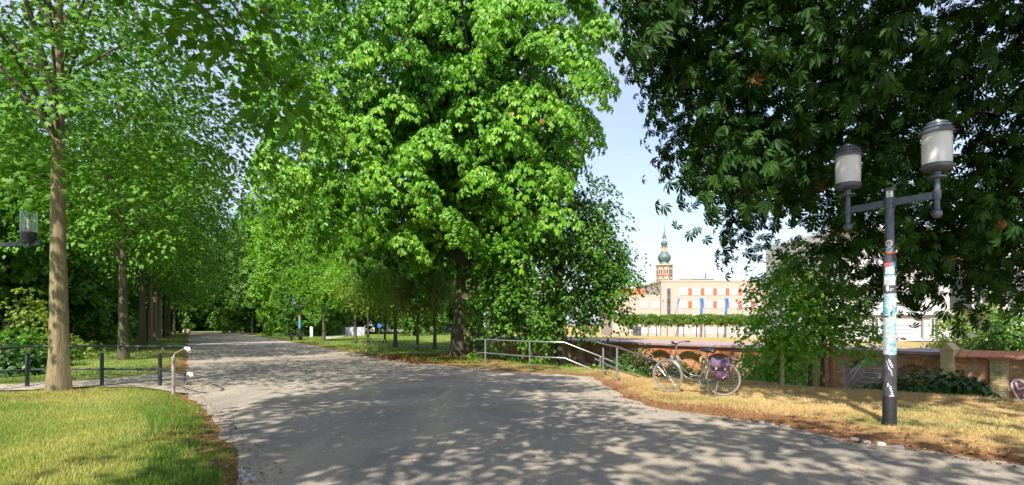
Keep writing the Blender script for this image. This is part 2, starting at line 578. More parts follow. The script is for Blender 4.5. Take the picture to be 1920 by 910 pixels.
lit = sstep(1.0, .1, dp + .7 * (vnoise(GX * 1.3, GY * 1.3, 5) - .5)) * (GY < 60)
lit = np.maximum(lit, sstep(1.5, .3, dp + .9 * (vnoise(GX * 1.1, GY * 1.1, 6) - .5)) * (GX > 3) * (GY < 12))
lit = np.maximum(lit, .9 * sstep(4.6, 2.0, np.hypot(GX + 3.2, (GY - 25.2) * 1.1)))
lit = np.maximum(lit, .8 * sstep(2.4, .5, np.hypot(GX + 10.1, GY - 12.4)))
ny, nx = GX.shape
idx = np.arange(ny * nx).reshape(ny, nx)
quads = np.stack([idx[:-1, :-1], idx[:-1, 1:], idx[1:, 1:], idx[1:, :-1]], -1).reshape(-1, 4)
ground = np_mesh('ground', np.stack([GX, GY, GZ], -1).reshape(-1, 3), quads, M['turf'], {'dry': dry.ravel(), 'litter': lit.ravel()}, smooth=True, ngon=4)
tag(ground, 'grassy rampart ground with dry verges, ditch and lawns', None, None, 'structure')

import bmesh
def flat_sheet(name, pts, z, mat, label):
    bm = bmesh.new()
    f = bm.faces.new([bm.verts.new((p[0], p[1], z)) for p in pts])
    bmesh.ops.triangulate(bm, faces=[f])
    bmesh.ops.recalc_face_normals(bm, faces=bm.faces)
    for ff in bm.faces:
        if ff.normal.z < 0: ff.normal_flip()
    me = bpy.data.meshes.new(name)
    bm.to_mesh(me); bm.free()
    me.materials.append(mat)
    o = link(bpy.data.objects.new(name, me))
    tag(o, label, None, None, 'structure')
    return o
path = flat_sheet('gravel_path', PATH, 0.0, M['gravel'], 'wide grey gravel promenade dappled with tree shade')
SIDE = [gp(*p) for p in ((352, 741), (346, 700), (312, 703), (222, 712), (130, 720), (40, 725), (-120, 728), (-120, 738), (60, 735), (160, 732), (260, 732))]
SIDE = np.array([(p.x, p.y) for p in jitter_line(SIDE + [SIDE[0]], .05, .4, 8)[:-1]])
sx, sy = SIDE[:, 0], SIDE[:, 1]
bm = bmesh.new()
f = bm.faces.new([bm.verts.new((a, b, 0)) for a, b in SIDE])
r_ = bmesh.ops.triangulate(bm, faces=[f])
bmesh.ops.subdivide_edges(bm, edges=bm.edges[:], cuts=3, use_grid_fill=True)
vz = terrain(np.array([v.co.x for v in bm.verts]), np.array([v.co.y for v in bm.verts]))
for v, z in zip(bm.verts, vz): v.co.z = max(z + .035, .012 if poly_sdf(np.array([v.co.x]), np.array([v.co.y]), PATH)[0] < 0 else -9)
for ff in bm.faces:
    ff.normal_update()
    if ff.normal.z < 0: ff.normal_flip()
me = bpy.data.meshes.new('side_path'); bm.to_mesh(me); bm.free(); me.materials.append(M['gravel'])
tag(link(bpy.data.objects.new('side_path', me)), 'narrow gravel path branching left behind the dark railing', None, None, 'structure')
LP = [gp(*p) for p in ((606, 634), (640, 627), (655, 624), (668, 624.5), (640, 634), (612, 640))]
flat_sheet('lawn_path', [(p.x, p.y) for p in LP], .09, M['stone_step'], 'pale path across the lawn below the trees')

# ------------------------------------------------------------------ trees
def leaflet_fan(n, spread, droop, wid, fold, four):
    """palmate leaf: n leaflets hanging from one stalk"""
    V, T = [], []
    for i in range(n):
        a = R(spread) * (2 * i / (n - 1) - 1)
        L = 1.0 - .42 * abs(2 * i / (n - 1) - 1) ** 1.6
        def P(u, v, w):
            x = u * L * math.cos(droop) + w * math.sin(droop)
            z = -u * L * math.sin(droop) + w * math.cos(droop) - .25 * (u * L) ** 2
            return (x * math.cos(a) - v * L * math.sin(a), x * math.sin(a) + v * L * math.cos(a), z)
        b = len(V)
        if four:
            V += [P(.04, 0, 0), P(.64, wid, fold), P(1, 0, -.03), P(.64, -wid, fold), P(.6, 0, -fold * .5)]
            T += [(b, b + 4, b + 1), (b + 1, b + 4, b + 2), (b + 2, b + 4, b + 3), (b + 3, b + 4, b)]
        else:
            V += [P(.04, 0, 0), P(.62, wid, fold), P(1, 0, -.02), P(.62, -wid, fold)]
            T += [(b, b + 2, b + 1), (b, b + 3, b + 2)]
    return np.array(V), np.array(T)
def maple_leaf():
    pts = []
    for a, r in ((180, .12), (-150, .42), (-112, .40), (-88, .66), (-58, .42), (-40, .80), (-16, .46), (0, 1.0), (16, .46), (40, .80), (58, .42), (88, .66), (112, .40), (150, .42)):
        pts.append((math.cos(R(a)) * r * .62 + .3, math.sin(R(a)) * r * .62, -.12 * r * r))
    V = [(.3, 0, .05)] + pts
    n = len(pts)
    return np.array(V), np.array([(0, 1 + i, 1 + (i + 1) % n) for i in range(n)])
def simple_leaf():
    return np.array([(0, 0, 0), (.4, .36, .07), (1, 0, -.12), (.4, -.36, .07)]), np.array([(0, 2, 1), (0, 3, 2)])
def sprig(n, seed):
    rr = random.Random(seed)
    V, T = [], []
    for i in range(n):
        a = rr.uniform(-1.9, 1.9); e = rr.uniform(-.5, .5)
        o = Vector((rr.uniform(0, .45), rr.uniform(-.25, .25), rr.uniform(-.15, .15)))
        h = Vector((math.cos(a) * math.cos(e), math.sin(a) * math.cos(e), math.sin(e) - .2)).normalized()
        sdir = h.cross(Vector((rr.uniform(-.5, .5), rr.uniform(-.5, .5), 1))).normalized()
        L = rr.uniform(.4, .62)
        b = len(V)
        V += [o, o + h * L * .45 + sdir * L * .3, o + h * L, o + h * L * .45 - sdir * L * .3]
        T += [(b, b + 2, b + 1), (b, b + 3, b + 2)]
    return np.array([tuple(v) for v in V]), np.array(T)
LEAF = {'chestnut7': leaflet_fan(7, 118, R(30), .17, .05, True), 'chestnut5': leaflet_fan(5, 104, R(34), .26, .06, False),
        'maple': maple_leaf(), 'simple': simple_leaf(), 'sprig5': sprig(5, 1), 'sprig8': sprig(8, 2)}

def unit(a):
    return a / (np.linalg.norm(a, axis=-1, keepdims=True) + 1e-9)
def clump_centres(rng, lobes, n, rmin, keep=None, zbias=0, dmin=0):
    lob = np.array(lobes, float)
    area = (lob[:, 3] * lob[:, 4] + lob[:, 3] * lob[:, 5] + lob[:, 4] * lob[:, 5])
    C, O = [], []
    tries = 0
    while len(C) < n and tries < 60 * n:
        tries += 1
        k = rng.choice(len(lob), p=area / area.sum())
        d = unit(rng.normal(size=3) + np.array((0, 0, zbias)))
        r = 1 - (1 - rmin) * rng.random() ** 1.8
        wob = 1 + .16 * math.sin(d[0] * 5.1 + k) * math.cos(d[1] * 4.3 + 2 * k) + .1 * math.sin(d[2] * 7 + 3 * d[0])
        p = lob[k, :3] + lob[k, 3:6] * d * r * wob
        deep = False
        for j in range(len(lob)):
            if j != k and np.sum(((p - lob[j, :3]) / lob[j, 3:6]) ** 2) < .4: deep = True
        if deep and rng.random() < .75: continue
        if keep is not None and not keep(p): continue
        if dmin and C and np.min(np.sum((np.array(C) - p) ** 2, 1)) < dmin * dmin: continue
        C.append(p); O.append(unit(d / lob[k, 3:6]))
    return np.array(C), np.array(O)
def leaf_cloud(rng, C, O, Rc, lpc, tmpl, size, upw=.55, sag=.5, thick=.14, jit=.35, tone=.25):
    """pads of leaves: each clump is a drooping dome of leaves"""
    V0, T0 = LEAF[tmpl]
    n = len(C)
    up = np.array((0, 0, 1.0))
    Nn = unit(O * .6 + up * upw + rng.normal(size=(n, 3)) * .18)
    t1 = unit(np.cross(Nn, up + rng.normal(size=(n, 3)) * .3))
    t2 = np.cross(Nn, t1)
    Rk = Rc * (.65 + .7 * rng.random(n))
    tone_c = rng.random(n) * tone
    k = np.repeat(np.arange(n), lpc)
    m = len(k)
    rho = np.sqrt(rng.random(m)); an = rng.random(m) * 2 * np.pi
    rad = t1[k] * np.cos(an)[:, None] + t2[k] * np.sin(an)[:, None]
    RR = Rk[k][:, None]
    P = C[k] + rad * rho[:, None] * RR + Nn[k] * RR * (rng.normal(size=m) * thick)[:, None]
    P[:, 2] -= (rho ** 2) * Rk[k] * sag
    nn = unit(Nn[k] * .8 + rad * rho[:, None] * .7 + up * .25 + rng.normal(size=(m, 3)) * jit)
    hd = rad + rng.normal(size=(m, 3)) * .5 + np.array((0, 0, -.25))
    hd = unit(hd - nn * np.sum(hd * nn, 1, keepdims=True))
    sd_ = np.cross(nn, hd)
    s = size * (.65 + .6 * rng.random(m))
    W = P[:, None, :] + s[:, None, None] * (V0[None, :, 0:1] * hd[:, None, :] + V0[None, :, 1:2] * sd_[:, None, :] + V0[None, :, 2:3] * nn[:, None, :])
    nv = len(V0)
    T = T0[None] + (np.arange(m) * nv)[:, None, None]
    rnd = np.clip(.12 + .62 * rng.random(m) + tone_c[k], 0, .87)
    rnd = np.where(rng.random(m) < .003, 1.2, rnd)
    return W.reshape(-1, 3), T.reshape(-1, 3), np.repeat(rnd, nv)

def trunk_mesh(rng, height, r0, targets, lean=(0, 0), flare=1.5, fork=.35, seg=14, limb=.35, name='trunk'):
    mb = MB()
    n = 12
    pts, rad = [], []
    for i in range(n + 1):
        t = i / n
        pts.append((lean[0] * t * t + .05 * r0 * math.sin(t * 9), lean[1] * t * t + .05 * r0 * math.cos(t * 7), height * t - .25 * (i == 0)))
        fl = 1 + (flare - 1) * math.exp(-t * height / (r0 * 2.2))
        rad.append(r0 * fl * (1 - .75 * t ** 1.3))
    # denser rings at the root flare
    pts.insert(1, (0, 0, .12)); rad.insert(1, r0 * (1 + (flare - 1) * .75))
    pts.insert(2, (0, 0, .4)); rad.insert(2, r0 * (1 + (flare - 1) * .4))
    b = len(mb.v)
    mb.tube(pts, rad, seg)
    for i in range(b, len(mb.v)):                     # buttressed, not perfectly round
        x, y, z = mb.v[i]
        a = math.atan2(y, x)
        f = 1 + .10 * math.sin(3 * a + 1) * math.exp(-max(z, 0) / (r0 * 5)) + .05 * math.sin(5 * a + z * .7) + .03 * math.sin(9 * a)
        mb.v[i] = (x * f, y * f, z)
    trunk_mb, mb = mb, MB()
    for p in targets:
        p = Vector(p)
        z0 = max(height * fork, min(height * .92, p.z * (.5 + .3 * rng.random())))
        t = z0 / height
        a = Vector((lean[0] * t * t, lean[1] * t * t, z0))
        mid = a.lerp(p, .5) + Vector((0, 0, .12 * (p - a).length)) + Vector(rng.normal(size=3) * .04 * (p - a).length)
        rr = r0 * limb * (1 - .6 * t) * (.6 + .6 * rng.random())
        q, qr = [], []
        for i in range(7):
            u = i / 6
            q.append(a * (1 - u) ** 2 + mid * 2 * u * (1 - u) + p * u * u)
            qr.append(rr * (1 - .85 * u) + .008)
        mb.tube(q, qr, 6, cap=False)
    return trunk_mb, mb

def make_tree(name, loc, label, lobes, seed, nclump, Rc, lpc, leaf, size, leafmat, barkmat, height, r0, cat='tree', group=None,
              rmin=.5, keep=None, nlimb=22, lean=(0, 0), flare=1.5, fork=.35, upw=.55, sag=.5, extra=None, zbias=0, thick=.14, jit=.35, rz=0, limb=.35, tone=.25, dmin=0):
    rng = np.random.default_rng(seed)
    root = empty(name, loc, rz, label, cat, group)
    C, O = clump_centres(rng, lobes, nclump, rmin, keep, zbias, dmin)
    nclump = len(C)
    if extra is not None:
        E = np.array(extra, float)
        C = np.concatenate([C, E[:, :3]])
        O = np.concatenate([O, unit(E[:, 3:6])])
    V, T, rnd = leaf_cloud(rng, C, O, Rc, lpc, leaf, size, upw, sag, thick, jit, tone)
    np_mesh('crown', V, T, M[leafmat], {'rnd': rnd}, root)
    pick = C[rng.permutation(nclump)]
    pick = pick[(pick[:, 2] > 1.12 * height * fork) & (np.hypot(pick[:, 0], pick[:, 1]) < .42 * pick[:, 2])][:nlimb]
    if extra is not None: pick = np.concatenate([pick, E[:2, :3]])
    tm, lm = trunk_mesh(rng, height, r0, pick, lean, flare, fork, limb=limb)
    tm.build('trunk', M[barkmat], root, True)
    if lm.v: lm.build('limbs', M['dark_bark'], root, True)
    return root
def place_copy(src, loc, rz, sc, label, group=None, mats=None):
    c = copy_tree(src)
    c.location, c.rotation_euler, c.scale = loc, (0, 0, rz), sc if hasattr(sc, '__len__') else (sc, sc, sc)
    if label: c['label'] = label
    if group: c['group'] = group
    elif 'group' in c: del c['group']
    if mats:
        for ch in c.children:
            nm = ch.name.split('.')[0]
            if nm in mats:
                ch.material_slots[0].link = 'OBJECT'
                ch.material_slots[0].material = M[mats[nm]]
    return c
def tz(x, y): return float(terrain(np.array([x]), np.array([y]))[0])
def gpt(px, py):                                       # point on the real terrain near that pixel
    p = gp(px, py)
    p.z = tz(p.x, p.y)
    return p

# --- the great chestnut in the middle
CH = Vector((-2.15, 26.6, 0))
def ch_keep(p):
    x, y, z = p
    if math.hypot(x, y) < 3 and z < 6.4: return False
    if z < 4.6: return False
    # the crown is narrower on its right, lower down
    X_, Y_ = x + CH.x, y + CH.y
    px, py = 960 + F * X_ / Y_, HOR - F * (z - H) / Y_
    if py > np.interp(px, [480, 560, 640, 800, 900, 1000], [300, 400, 430, 445, 445, 450]): return False
    if px > np.interp(py, [-400, 150, 240, 300, 420, 600], [1160, 1125, 1095, 1060, 1060, 1000]): return False
    return True
chestnut = make_tree('horse_chestnut', CH, 'huge sunlit horse chestnut with thick dark trunk beside the path',
    [(-.6, .3, 12.0, 7.6, 7.4, 9.0), (-3.6, -3.0, 8.0, 4.2, 4.2, 4.6), (2.6, -2.6, 10.5, 4.6, 4.4, 5.6), (-1.2, -4.6, 6.6, 3.6, 3.2, 3.2), (-5.2, 0, 14.5, 4.8, 5, 5.5), (3.6, 0, 15.0, 4.6, 5, 5.5)],
    11, 360, 1.1, 140, 'chestnut5', .205, 'chestnut_leaf', 'chestnut_bark', 11, .62, keep=ch_keep, nlimb=46, flare=1.55, fork=.28, sag=.8, upw=.95, rmin=.70, thick=.05, jit=.2, limb=.2, dmin=1.45, tone=.3)
rng = np.random.default_rng(12)
C_, O_ = clump_centres(rng, [(-.6, .8, 11.2, 5.6, 5.2, 8.0)], 250, .25, lambda p: p[2] > 4.5)
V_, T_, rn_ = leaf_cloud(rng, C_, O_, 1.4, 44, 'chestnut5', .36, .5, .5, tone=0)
rn_ = rn_ * .3  # inner leaves toned darker, painting shade into the gaps of the crown
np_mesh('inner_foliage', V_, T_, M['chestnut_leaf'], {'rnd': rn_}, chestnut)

# --- the dark chestnut overhanging from the right, its trunk outside the picture
RT = Vector((10.3, 9.4, 0)); RT.z = tz(10.3, 9.4)
SKIRT = np.array([(1150, 150), (1185, 240), (1235, 330), (1290, 425), (1380, 545), (1480, 570), (1560, 590), (1640, 580), (1740, 600), (1800, 560), (1850, 545), (1920, 600), (2300, 640), (9000, 640)], float)
SUNNY = [(7.2, 14.2, 2.2, 1.5), (14.8, 17.8, -.2, 1.5), (12.9, 19.8, -.2, 1.3)]
def rt_keep(p):
    x, y, z = p[0] + RT.x, p[1] + RT.y, p[2] + RT.z
    if math.hypot(p[0], p[1]) < 1.6 and z < 4: return False
    if y < 7.6 and not (z > 2.6 + .6 * max(y, 0) and z > 5): return False      # high over the verge, clear of the lamp
    px = 5000 if y < .5 else 960 + F * x / y
    py = -5000 if y < .5 else HOR - F * (z - H) / y
    if px < 1195 and y > 7.6: return False
    for (qx, qy, qz, qr) in SUNNY:                         # gaps through which the sun reaches bush and wall
        k = (z - qz) / math.tan(SUN_EL)
        if math.hypot(x - SUN_DIR.x * k - qx, y - SUN_DIR.y * k - qy) < qr and (math.sin(x * 91.7 + y * 57.3 + z * 33.1) * 43758.5) % 1 < .7: return False
    if y < 9.6 and abs(px - 1668) < 230 and py > 190: return False     # clear of the lamp heads
    return py < np.interp(px, SKIRT[:, 0], SKIRT[:, 1]) - (118 if px < 1400 else 100 if px < 1590 else 18)
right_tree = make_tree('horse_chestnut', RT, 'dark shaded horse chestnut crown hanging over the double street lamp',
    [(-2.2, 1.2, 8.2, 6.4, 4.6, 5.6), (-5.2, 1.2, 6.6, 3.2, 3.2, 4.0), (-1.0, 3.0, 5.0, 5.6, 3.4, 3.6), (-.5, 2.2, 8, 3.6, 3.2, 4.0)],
    21, 620, .8, 42, 'chestnut7', .195, 'shaded_chestnut_leaf', 'chestnut_bark', 10, .42, keep=rt_keep, nlimb=20, fork=.45, sag=.6, upw=.6, rmin=.35, limb=.16)
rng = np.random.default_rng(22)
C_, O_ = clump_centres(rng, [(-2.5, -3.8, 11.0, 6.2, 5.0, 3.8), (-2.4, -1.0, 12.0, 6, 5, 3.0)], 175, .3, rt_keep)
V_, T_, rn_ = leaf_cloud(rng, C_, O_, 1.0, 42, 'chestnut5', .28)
np_mesh('shade_crown', V_, T_, M['shaded_chestnut_leaf'], {'rnd': rn_}, right_tree)  # out-of-view crown top, added to shade the foliage below

# --- young linden/maple at the front left
LT = gpt(110, 738)
def lt_keep(p):
    x, y, z = p[0] + LT.x, p[1] + LT.y, p[2] + LT.z
    if z < 4.2: return False
    if math.hypot(p[0], p[1]) < .9 and z < 5.4: return False
    return True
left_tree = make_tree('maple_tree', LT, 'slim maple with pale straight trunk in front of the dark railing',
    [(.4, .2, 9.0, 5.0, 4.8, 4.6), (2.4, .2, 7.2, 3.4, 3.2, 2.6), (-1.5, -1, 7.4, 3.4, 3.4, 2.8), (.6, .4, 6.3, 4.4, 3.8, 2.0), (-.3, -1.2, 7.6, 3.0, 1.6, 2.0), (-1.5, -1.6, 8.2, 2.4, 1.4, 1.8)],
    31, 370, .85, 62, 'maple', .16, 'maple_leaf', 'young_bark', 9.5, .185, keep=lt_keep, nlimb=18, flare=1.35, fork=.58, sag=.45, upw=.95, rmin=.3, limb=.36, dmin=.85, jit=.25, thick=.07)

# --- linden of the same row standing beside the photographer, its boughs over the path
OT = Vector((-4.4, -1.2, 0)); OT.z = tz(OT.x, OT.y)
def ot_keep(p):
    x, y, z = p[0] + OT.x, p[1] + OT.y, p[2] + OT.z
    if y > .3 and z < 2.3 + .60 * y + .5: return False
    if z < 4.5: return False
    # gaps cut in the crown to let sun onto the verge and lawn
    k = z / math.tan(SUN_EL)
    sx_, sy_ = x - SUN_DIR.x * k, y - SUN_DIR.y * k
    if sx_ < -4.6 and sy_ > 5.6: return False
    if sx_ > 1.6 + .25 * math.sin(sy_ * 2) and sy_ > 8.6: return False
    return True
boughs = []
for (px, py, Y) in ((470, 60, 9.2), (510, 150, 9.6), (430, -10, 9.0), (330, -10, 9.4), (540, 190, 10.0), (400, 60, 9.5)):
    q = at(px, py, Y) - OT
    boughs.append((q.x, q.y, q.z, .2, .4, .3))
over_tree = make_tree('maple_tree', OT, 'maple whose boughs reach in from above at the top left',
    [(2.2, 1.2, 10.5, 6.8, 6.4, 4.8), (2.0, 4.2, 9.5, 4.6, 4.0, 3.2), (-.4, 5.4, 12.5, 5.0, 4.6, 3.4)],
    41, 330, .92, 66, 'simple', .23, 'maple_leaf', 'young_bark', 10, .2, keep=ot_keep, nlimb=40, fork=.45, sag=.45, upw=.7, rmin=.25, extra=boughs, limb=.4)

# --- lindens along the left of the path
row_src = make_tree('linden_tree', gpt(231, 675), 'second linden trunk of the left row, mossy and dark',
    [(0, 0, 9.4, 4.6, 4.6, 5.4), (1.6, -1.4, 6.6, 3.4, 3.2, 2.6)],
    51, 240, .95, 80, 'simple', .19, 'linden_leaf', 'dark_bark', 9, .19, flare=1.3, keep=lambda p: p[2] > 4.9 - .08 * math.hypot(p[0], p[1]), nlimb=26, fork=.45, sag=.5, upw=.95, rmin=.35, limb=.4, dmin=.95, jit=.25, thick=.07)
names = ['third', 'fourth', 'fifth', 'sixth', 'seventh', 'eighth', 'ninth', 'tenth']
for i, (px, py, s) in enumerate(((266, 658, .96), (281, 645, 1.02), (291, 640, .98), (299, 636, 1.05), (309, 632, 1.0), (317, 629.5, 1.0), (327, 627, 1.0), (338, 625, 1.0))):
    place_copy(row_src, gpt(px, py), 1.3 * i + .7, (s, s, s * (1 + .04 * (i % 3))), '%s trunk of the left linden row counted from the front' % names[i], 'lindens along the left of the path', {'trunk': 'young_bark' if i in (1, 2, 3, 5) else 'dark_bark'})
row_src['group'] = 'lindens along the left of the path'

# --- small trees on the lawn right of the far path
lawn_src = make_tree('young_tree', gpt(741, 653), 'slim young lawn tree with thin trunk left of the great chestnut',
    [(0, 0, 5.2, 2.7, 2.7, 2.4), (-.8, -.8, 4.2, 1.9, 1.8, 1.3)],
    61, 130, .6, 40, 'sprig5', .24, 'lime_leaf', 'dark_bark', 5.4, .12, nlimb=16, fork=.42, sag=.5, upw=.65, rmin=.3, keep=lambda p: p[2] > 2.5)
for (px, py, s, lab, lm) in ((690, 649, .8, 'dark thin tree between two lawn trees before the bright mural', 'olive_leaf'), (666, 645, 1.05, 'lawn tree with sunlit bark in front of the bright mural wall', 'lime_leaf'),
        (607, 641, 1.1, 'lawn tree right of the sticker covered post', 'lime_leaf'), (540, 628, 1.35, 'thin tree behind the blue bins', 'lime_leaf'), (505, 624, 1.5, 'young tree held by three wooden stakes', 'lime_leaf'),
        (815, 656, .85, 'olive green tree with dark forked trunk just left of the chestnut trunk', 'olive_leaf'), (783, 660, .72, 'leafy tree with ivy clad stump between lawn trees', 'olive_leaf'), (722, 646, .7, 'pale olive tree close behind the slim young lawn tree', 'olive_leaf')):
    place_copy(lawn_src, gpt(px, py), px * .37, (s, s, s), lab, None, {'crown': lm})

# --- background wood
wood_a = make_tree('wood_tree', (-46, 62, tz(-46, 62)), 'tall broad tree of the wood left of the path', [(0, 0, 9.5, 5.6, 5.6, 7.0), (1.5, -1.5, 5.0, 4.2, 4.0, 3.6)], 71, 300, 1.3, 26, 'sprig8', .55, 'wood_leaf', 'dark_bark', 12, .35, nlimb=20, fork=.2, rmin=.4, sag=.55, group='trees of the wood left of the path')
wood_b = make_tree('wood_tree', (-60, 80, tz(-60, 80)), 'tall broad tree of the wood left of the path', [(0, 0, 8.0, 5.0, 5.2, 6.2), (-2, -1.2, 4.2, 3.6, 3.4, 3.4), (1, 1, 12.5, 3.6, 3.6, 3.5)], 72, 300, 1.2, 26, 'sprig8', .5, 'linden_leaf', 'dark_bark', 11, .3, nlimb=20, fork=.2, rmin=.4, sag=.6, group='trees of the wood left of the path')
rr = random.Random(5)
left_spots = [(-10 - .56 * (y - 12.5) - o_, y) for y, o_ in ((25, 12), (31, 17), (37, 10.5), (44, 16), (51, 10.5), (58, 15), (66, 10), (75, 14), (85, 9.5), (96, 12), (108, 9), (118, 12), (130, 10))]
for i, (x, y) in enumerate(left_spots):
    src = (wood_a, wood_b)[i % 2]
    s = rr.uniform(.9, 1.2)
    place_copy(src, (x, y, tz(x, y) - .9), rr.uniform(0, 6), (s, s, s * rr.uniform(.95, 1.2)), 'tall broad tree of the wood left of the path', 'trees of the wood left of the path', {'crown': rr.choice(['wood_leaf', 'linden_leaf', 'wood_leaf', 'olive_leaf' if i < 3 else 'linden_leaf'])})
end_spots = [(-66, 118), (-60, 119), (-55, 122), (-50, 117), (-69, 124), (-74, 138), (-68, 141), (-61, 143), (-80, 150), (-72, 155), (-63, 152), (-55, 150), (-47, 146)]
for i, (x, y) in enumerate(end_spots):
    s = rr.uniform(1.1, 1.4)
    place_copy((wood_a, wood_b)[i % 2], (x, y, -2.6), rr.uniform(0, 6), s, 'dark tree closing off the far end of the path', 'dark trees at the far end of the path', {'crown': 'wood_leaf'})
right_spots = [(-27, 75, 1.35), (-46, 104, 1.35), (-41, 92, 1.2), (-44, 118, 1.1), (-37, 104, 1.05), (-33, 88, .9), (-27, 78, .85), (-31, 112, 1.2), (-22, 92, 1.0), (-15, 84, .9), (-24, 66, .7), (-12, 70, .8), (-17, 104, 1.1), (-8, 96, 1.0), (-1, 88, .8)]
for i, (x, y, s) in enumerate(right_spots):
    place_copy((wood_b, wood_a)[i % 2], (x, y, tz(x, y) - .2), rr.uniform(0, 6), (s, s, s * rr.uniform(.9, 1.15)), 'bright leafy tree standing behind the lawn right of the far path', 'bright trees behind the lawn', {'crown': ('lime_leaf', 'linden_leaf', 'wood_leaf')[i % 3]})

# --- tree in the ditch right of the chestnut
DT = Vector((1.95, 23.5, 0)); DT.z = tz(DT.x, DT.y)
ditch_tree = make_tree('ash_tree', DT, 'dense dark tree in the ditch behind the steel handrail',
    [(-.4, .6, 5.2, 2.7, 2.4, 3.9), (1.4, .8, 6.2, 1.6, 1.8, 2.6), (-1.8, .2, 4.0, 2.0, 1.8, 1.8), (2.3, .6, 4.6, 1.4, 1.5, 1.9)],
    81, 420, .6, 50, 'sprig5', .21, 'linden_leaf', 'chestnut_bark', 8, .22, nlimb=30, fork=.3, sag=.65, rmin=.3, keep=lambda p: p[2] > 2.35 + .25 * p[0])
# --- young maple by the wall, behind the verge
YM = Vector((7.75, 14.1, 0)); YM.z = tz(YM.x, YM.y)
young = make_tree('young_maple', YM, 'young bright green maple in front of the arched brick wall',
    [(-.35, .2, 2.2, 1.35, 1.2, 1.25), (-.8, 0, 2.9, .85, .8, .95), (.4, 0, 1.6, 1.0, .8, .7), (-.9, .1, 1.6, 1.0, .9, .9)],
    91, 260, .36, 34, 'maple', .13, 'young_leaf', 'dark_bark', 2.9, .05, nlimb=26, fork=.28, sag=.4, upw=.7, rmin=.25, keep=lambda p: p[2] > .75 - .25 * p[0], limb=.5)

# --- shrubs
def make_shrub(name, loc, label, r, h, leaf, size, mat, seed, n=60, lpc=34, group=None, rmin=.3, Rc=.35):
    return make_tree(name, loc, label, [(0, 0, h * .5, r, r * .8, h * .5), (r * .4, 0, h * .4, r * .7, r * .6, h * .38), (-r * .45, .1, h * .36, r * .65, r * .6, h * .34)], seed, n, Rc, lpc, leaf, size, mat, 'dark_bark', h * .7, .035, 'shrub', group, rmin=rmin, nlimb=14, fork=.05, sag=.4, flare=1.1, keep=lambda p: p[2] > .05)
def shrub_at(px, top, Y, r, h, *a, **k):
    p = at(px, top, Y)
    return make_shrub(a[0], (p.x, Y, p.z - h), a[1], r, h, *a[2:], **k)
shrub_at(1192, 656, 18.6, 1.0, 1.8, 'shrub', 'dense dark green shrub behind the lower end of the handrail', 'simple', .11, 'shrub_leaf', 101, n=90)
shrub_at(1292, 668, 18.4, .8, 1.5, 'shrub', 'bright green shrub behind the bicycle front wheel', 'simple', .12, 'lime_leaf', 102, n=60)
shrub_at(1428, 690, 16.4, .75, 1.2, 'shrub', 'low shrub with pale dry leaves behind the parked bicycle', 'simple', .11, 'olive_leaf', 103, n=40)
shrub_at(1705, 690, 14.6, 1.1, 1.3, 'shrub', 'dark leafy shrub right of the lamp post below the wall arch', 'simple', .15, 'shrub_leaf', 104, n=70)
shrub_at(1790, 700, 14.0, 1.1, 1.2, 'shrub', 'dark glossy shrub under the brick pier', 'simple', .15, 'shrub_leaf', 105, n=70)
shrub_at(1900, 742, 13.0, 1.2, .8, 'shrub', 'low dark shrub at the right edge below the graffiti', 'simple', .14, 'shrub_leaf', 106, n=70)
shrub_at(1600, 735, 14.8, .7, .7, 'shrub', 'small weeds at the foot of the stair opening', 'simple', .10, 'olive_leaf', 107, n=26)
shrub_at(1835, 556, 21.8, 1.6, 2.6, 'shrub', 'light green bush growing over the right end of the brick wall', 'simple', .14, 'olive_leaf', 108, n=110, Rc=.45)
shrub_at(1905, 585, 19.2, 1.2, 2.0, 'shrub', 'dark green creeper hanging over the wall at the right edge', 'simple', .15, 'wood_leaf', 109, n=90, Rc=.45)
shrub_at(920, 655, 24.4, 1.1, 1.0, 'shrub', 'bright weeds under the lettered red wall', 'simple', .15, 'lime_leaf', 110, n=50)
shrub_at(1010, 668, 21.8, 1.3, 1.2, 'shrub', 'leafy undergrowth behind the level part of the handrail', 'simple', .14, 'linden_leaf', 111, n=60)
shrub_at(1090, 680, 20.0, 1.0, 1.1, 'shrub', 'green undergrowth below the sloping handrail', 'simple', .13, 'lime_leaf', 112, n=50)
shrub_at(1458, 600, 15.6, .95, 2.5, 'shrub', 'green bush left of the young maple by its support stake', 'simple', .12, 'young_leaf', 113, n=100)
for i, (px, py, Y, r_, h_, mt) in enumerate(((10, 540, 24, 3.4, 5.0, 'olive_leaf'), (20, 622, 20, 1.8, 1.8, 'linden_leaf'), (105, 575, 38, 4.2, 4.6, 'olive_leaf'), (-10, 640, 17.0, 1.5, 1.5, 'shrub_leaf'), (170, 585, 58, 5, 5.2, 'wood_leaf'))):
    p = at(px, py, Y)
    make_shrub('bush', (p.x, Y, p.z - h_), ('yellow green bush under the clear glass lantern', 'leafy bush behind the left end of the dark railing', 'green bush directly behind the pale maple trunk', 'low dark bush at the left edge beyond the railing', 'dark bush left of the second linden trunk')[i], r_, h_, 'sprig5', .28, mt, 120 + i, n=90, lpc=30, Rc=.6)

# ------------------------------------------------------------------ arched brick wall
def wp(s, z, d=0.0):
    """point on the wall: s along it, z up, d towards the viewer"""
    return W0 + WD * s - WN * d + Vector((0, 0, z))
wall = empty('brick_wall', W0, math.atan2(WD.y, WD.x), 'long old brick wall with arched niches and a stair opening across the ditch', 'wall')
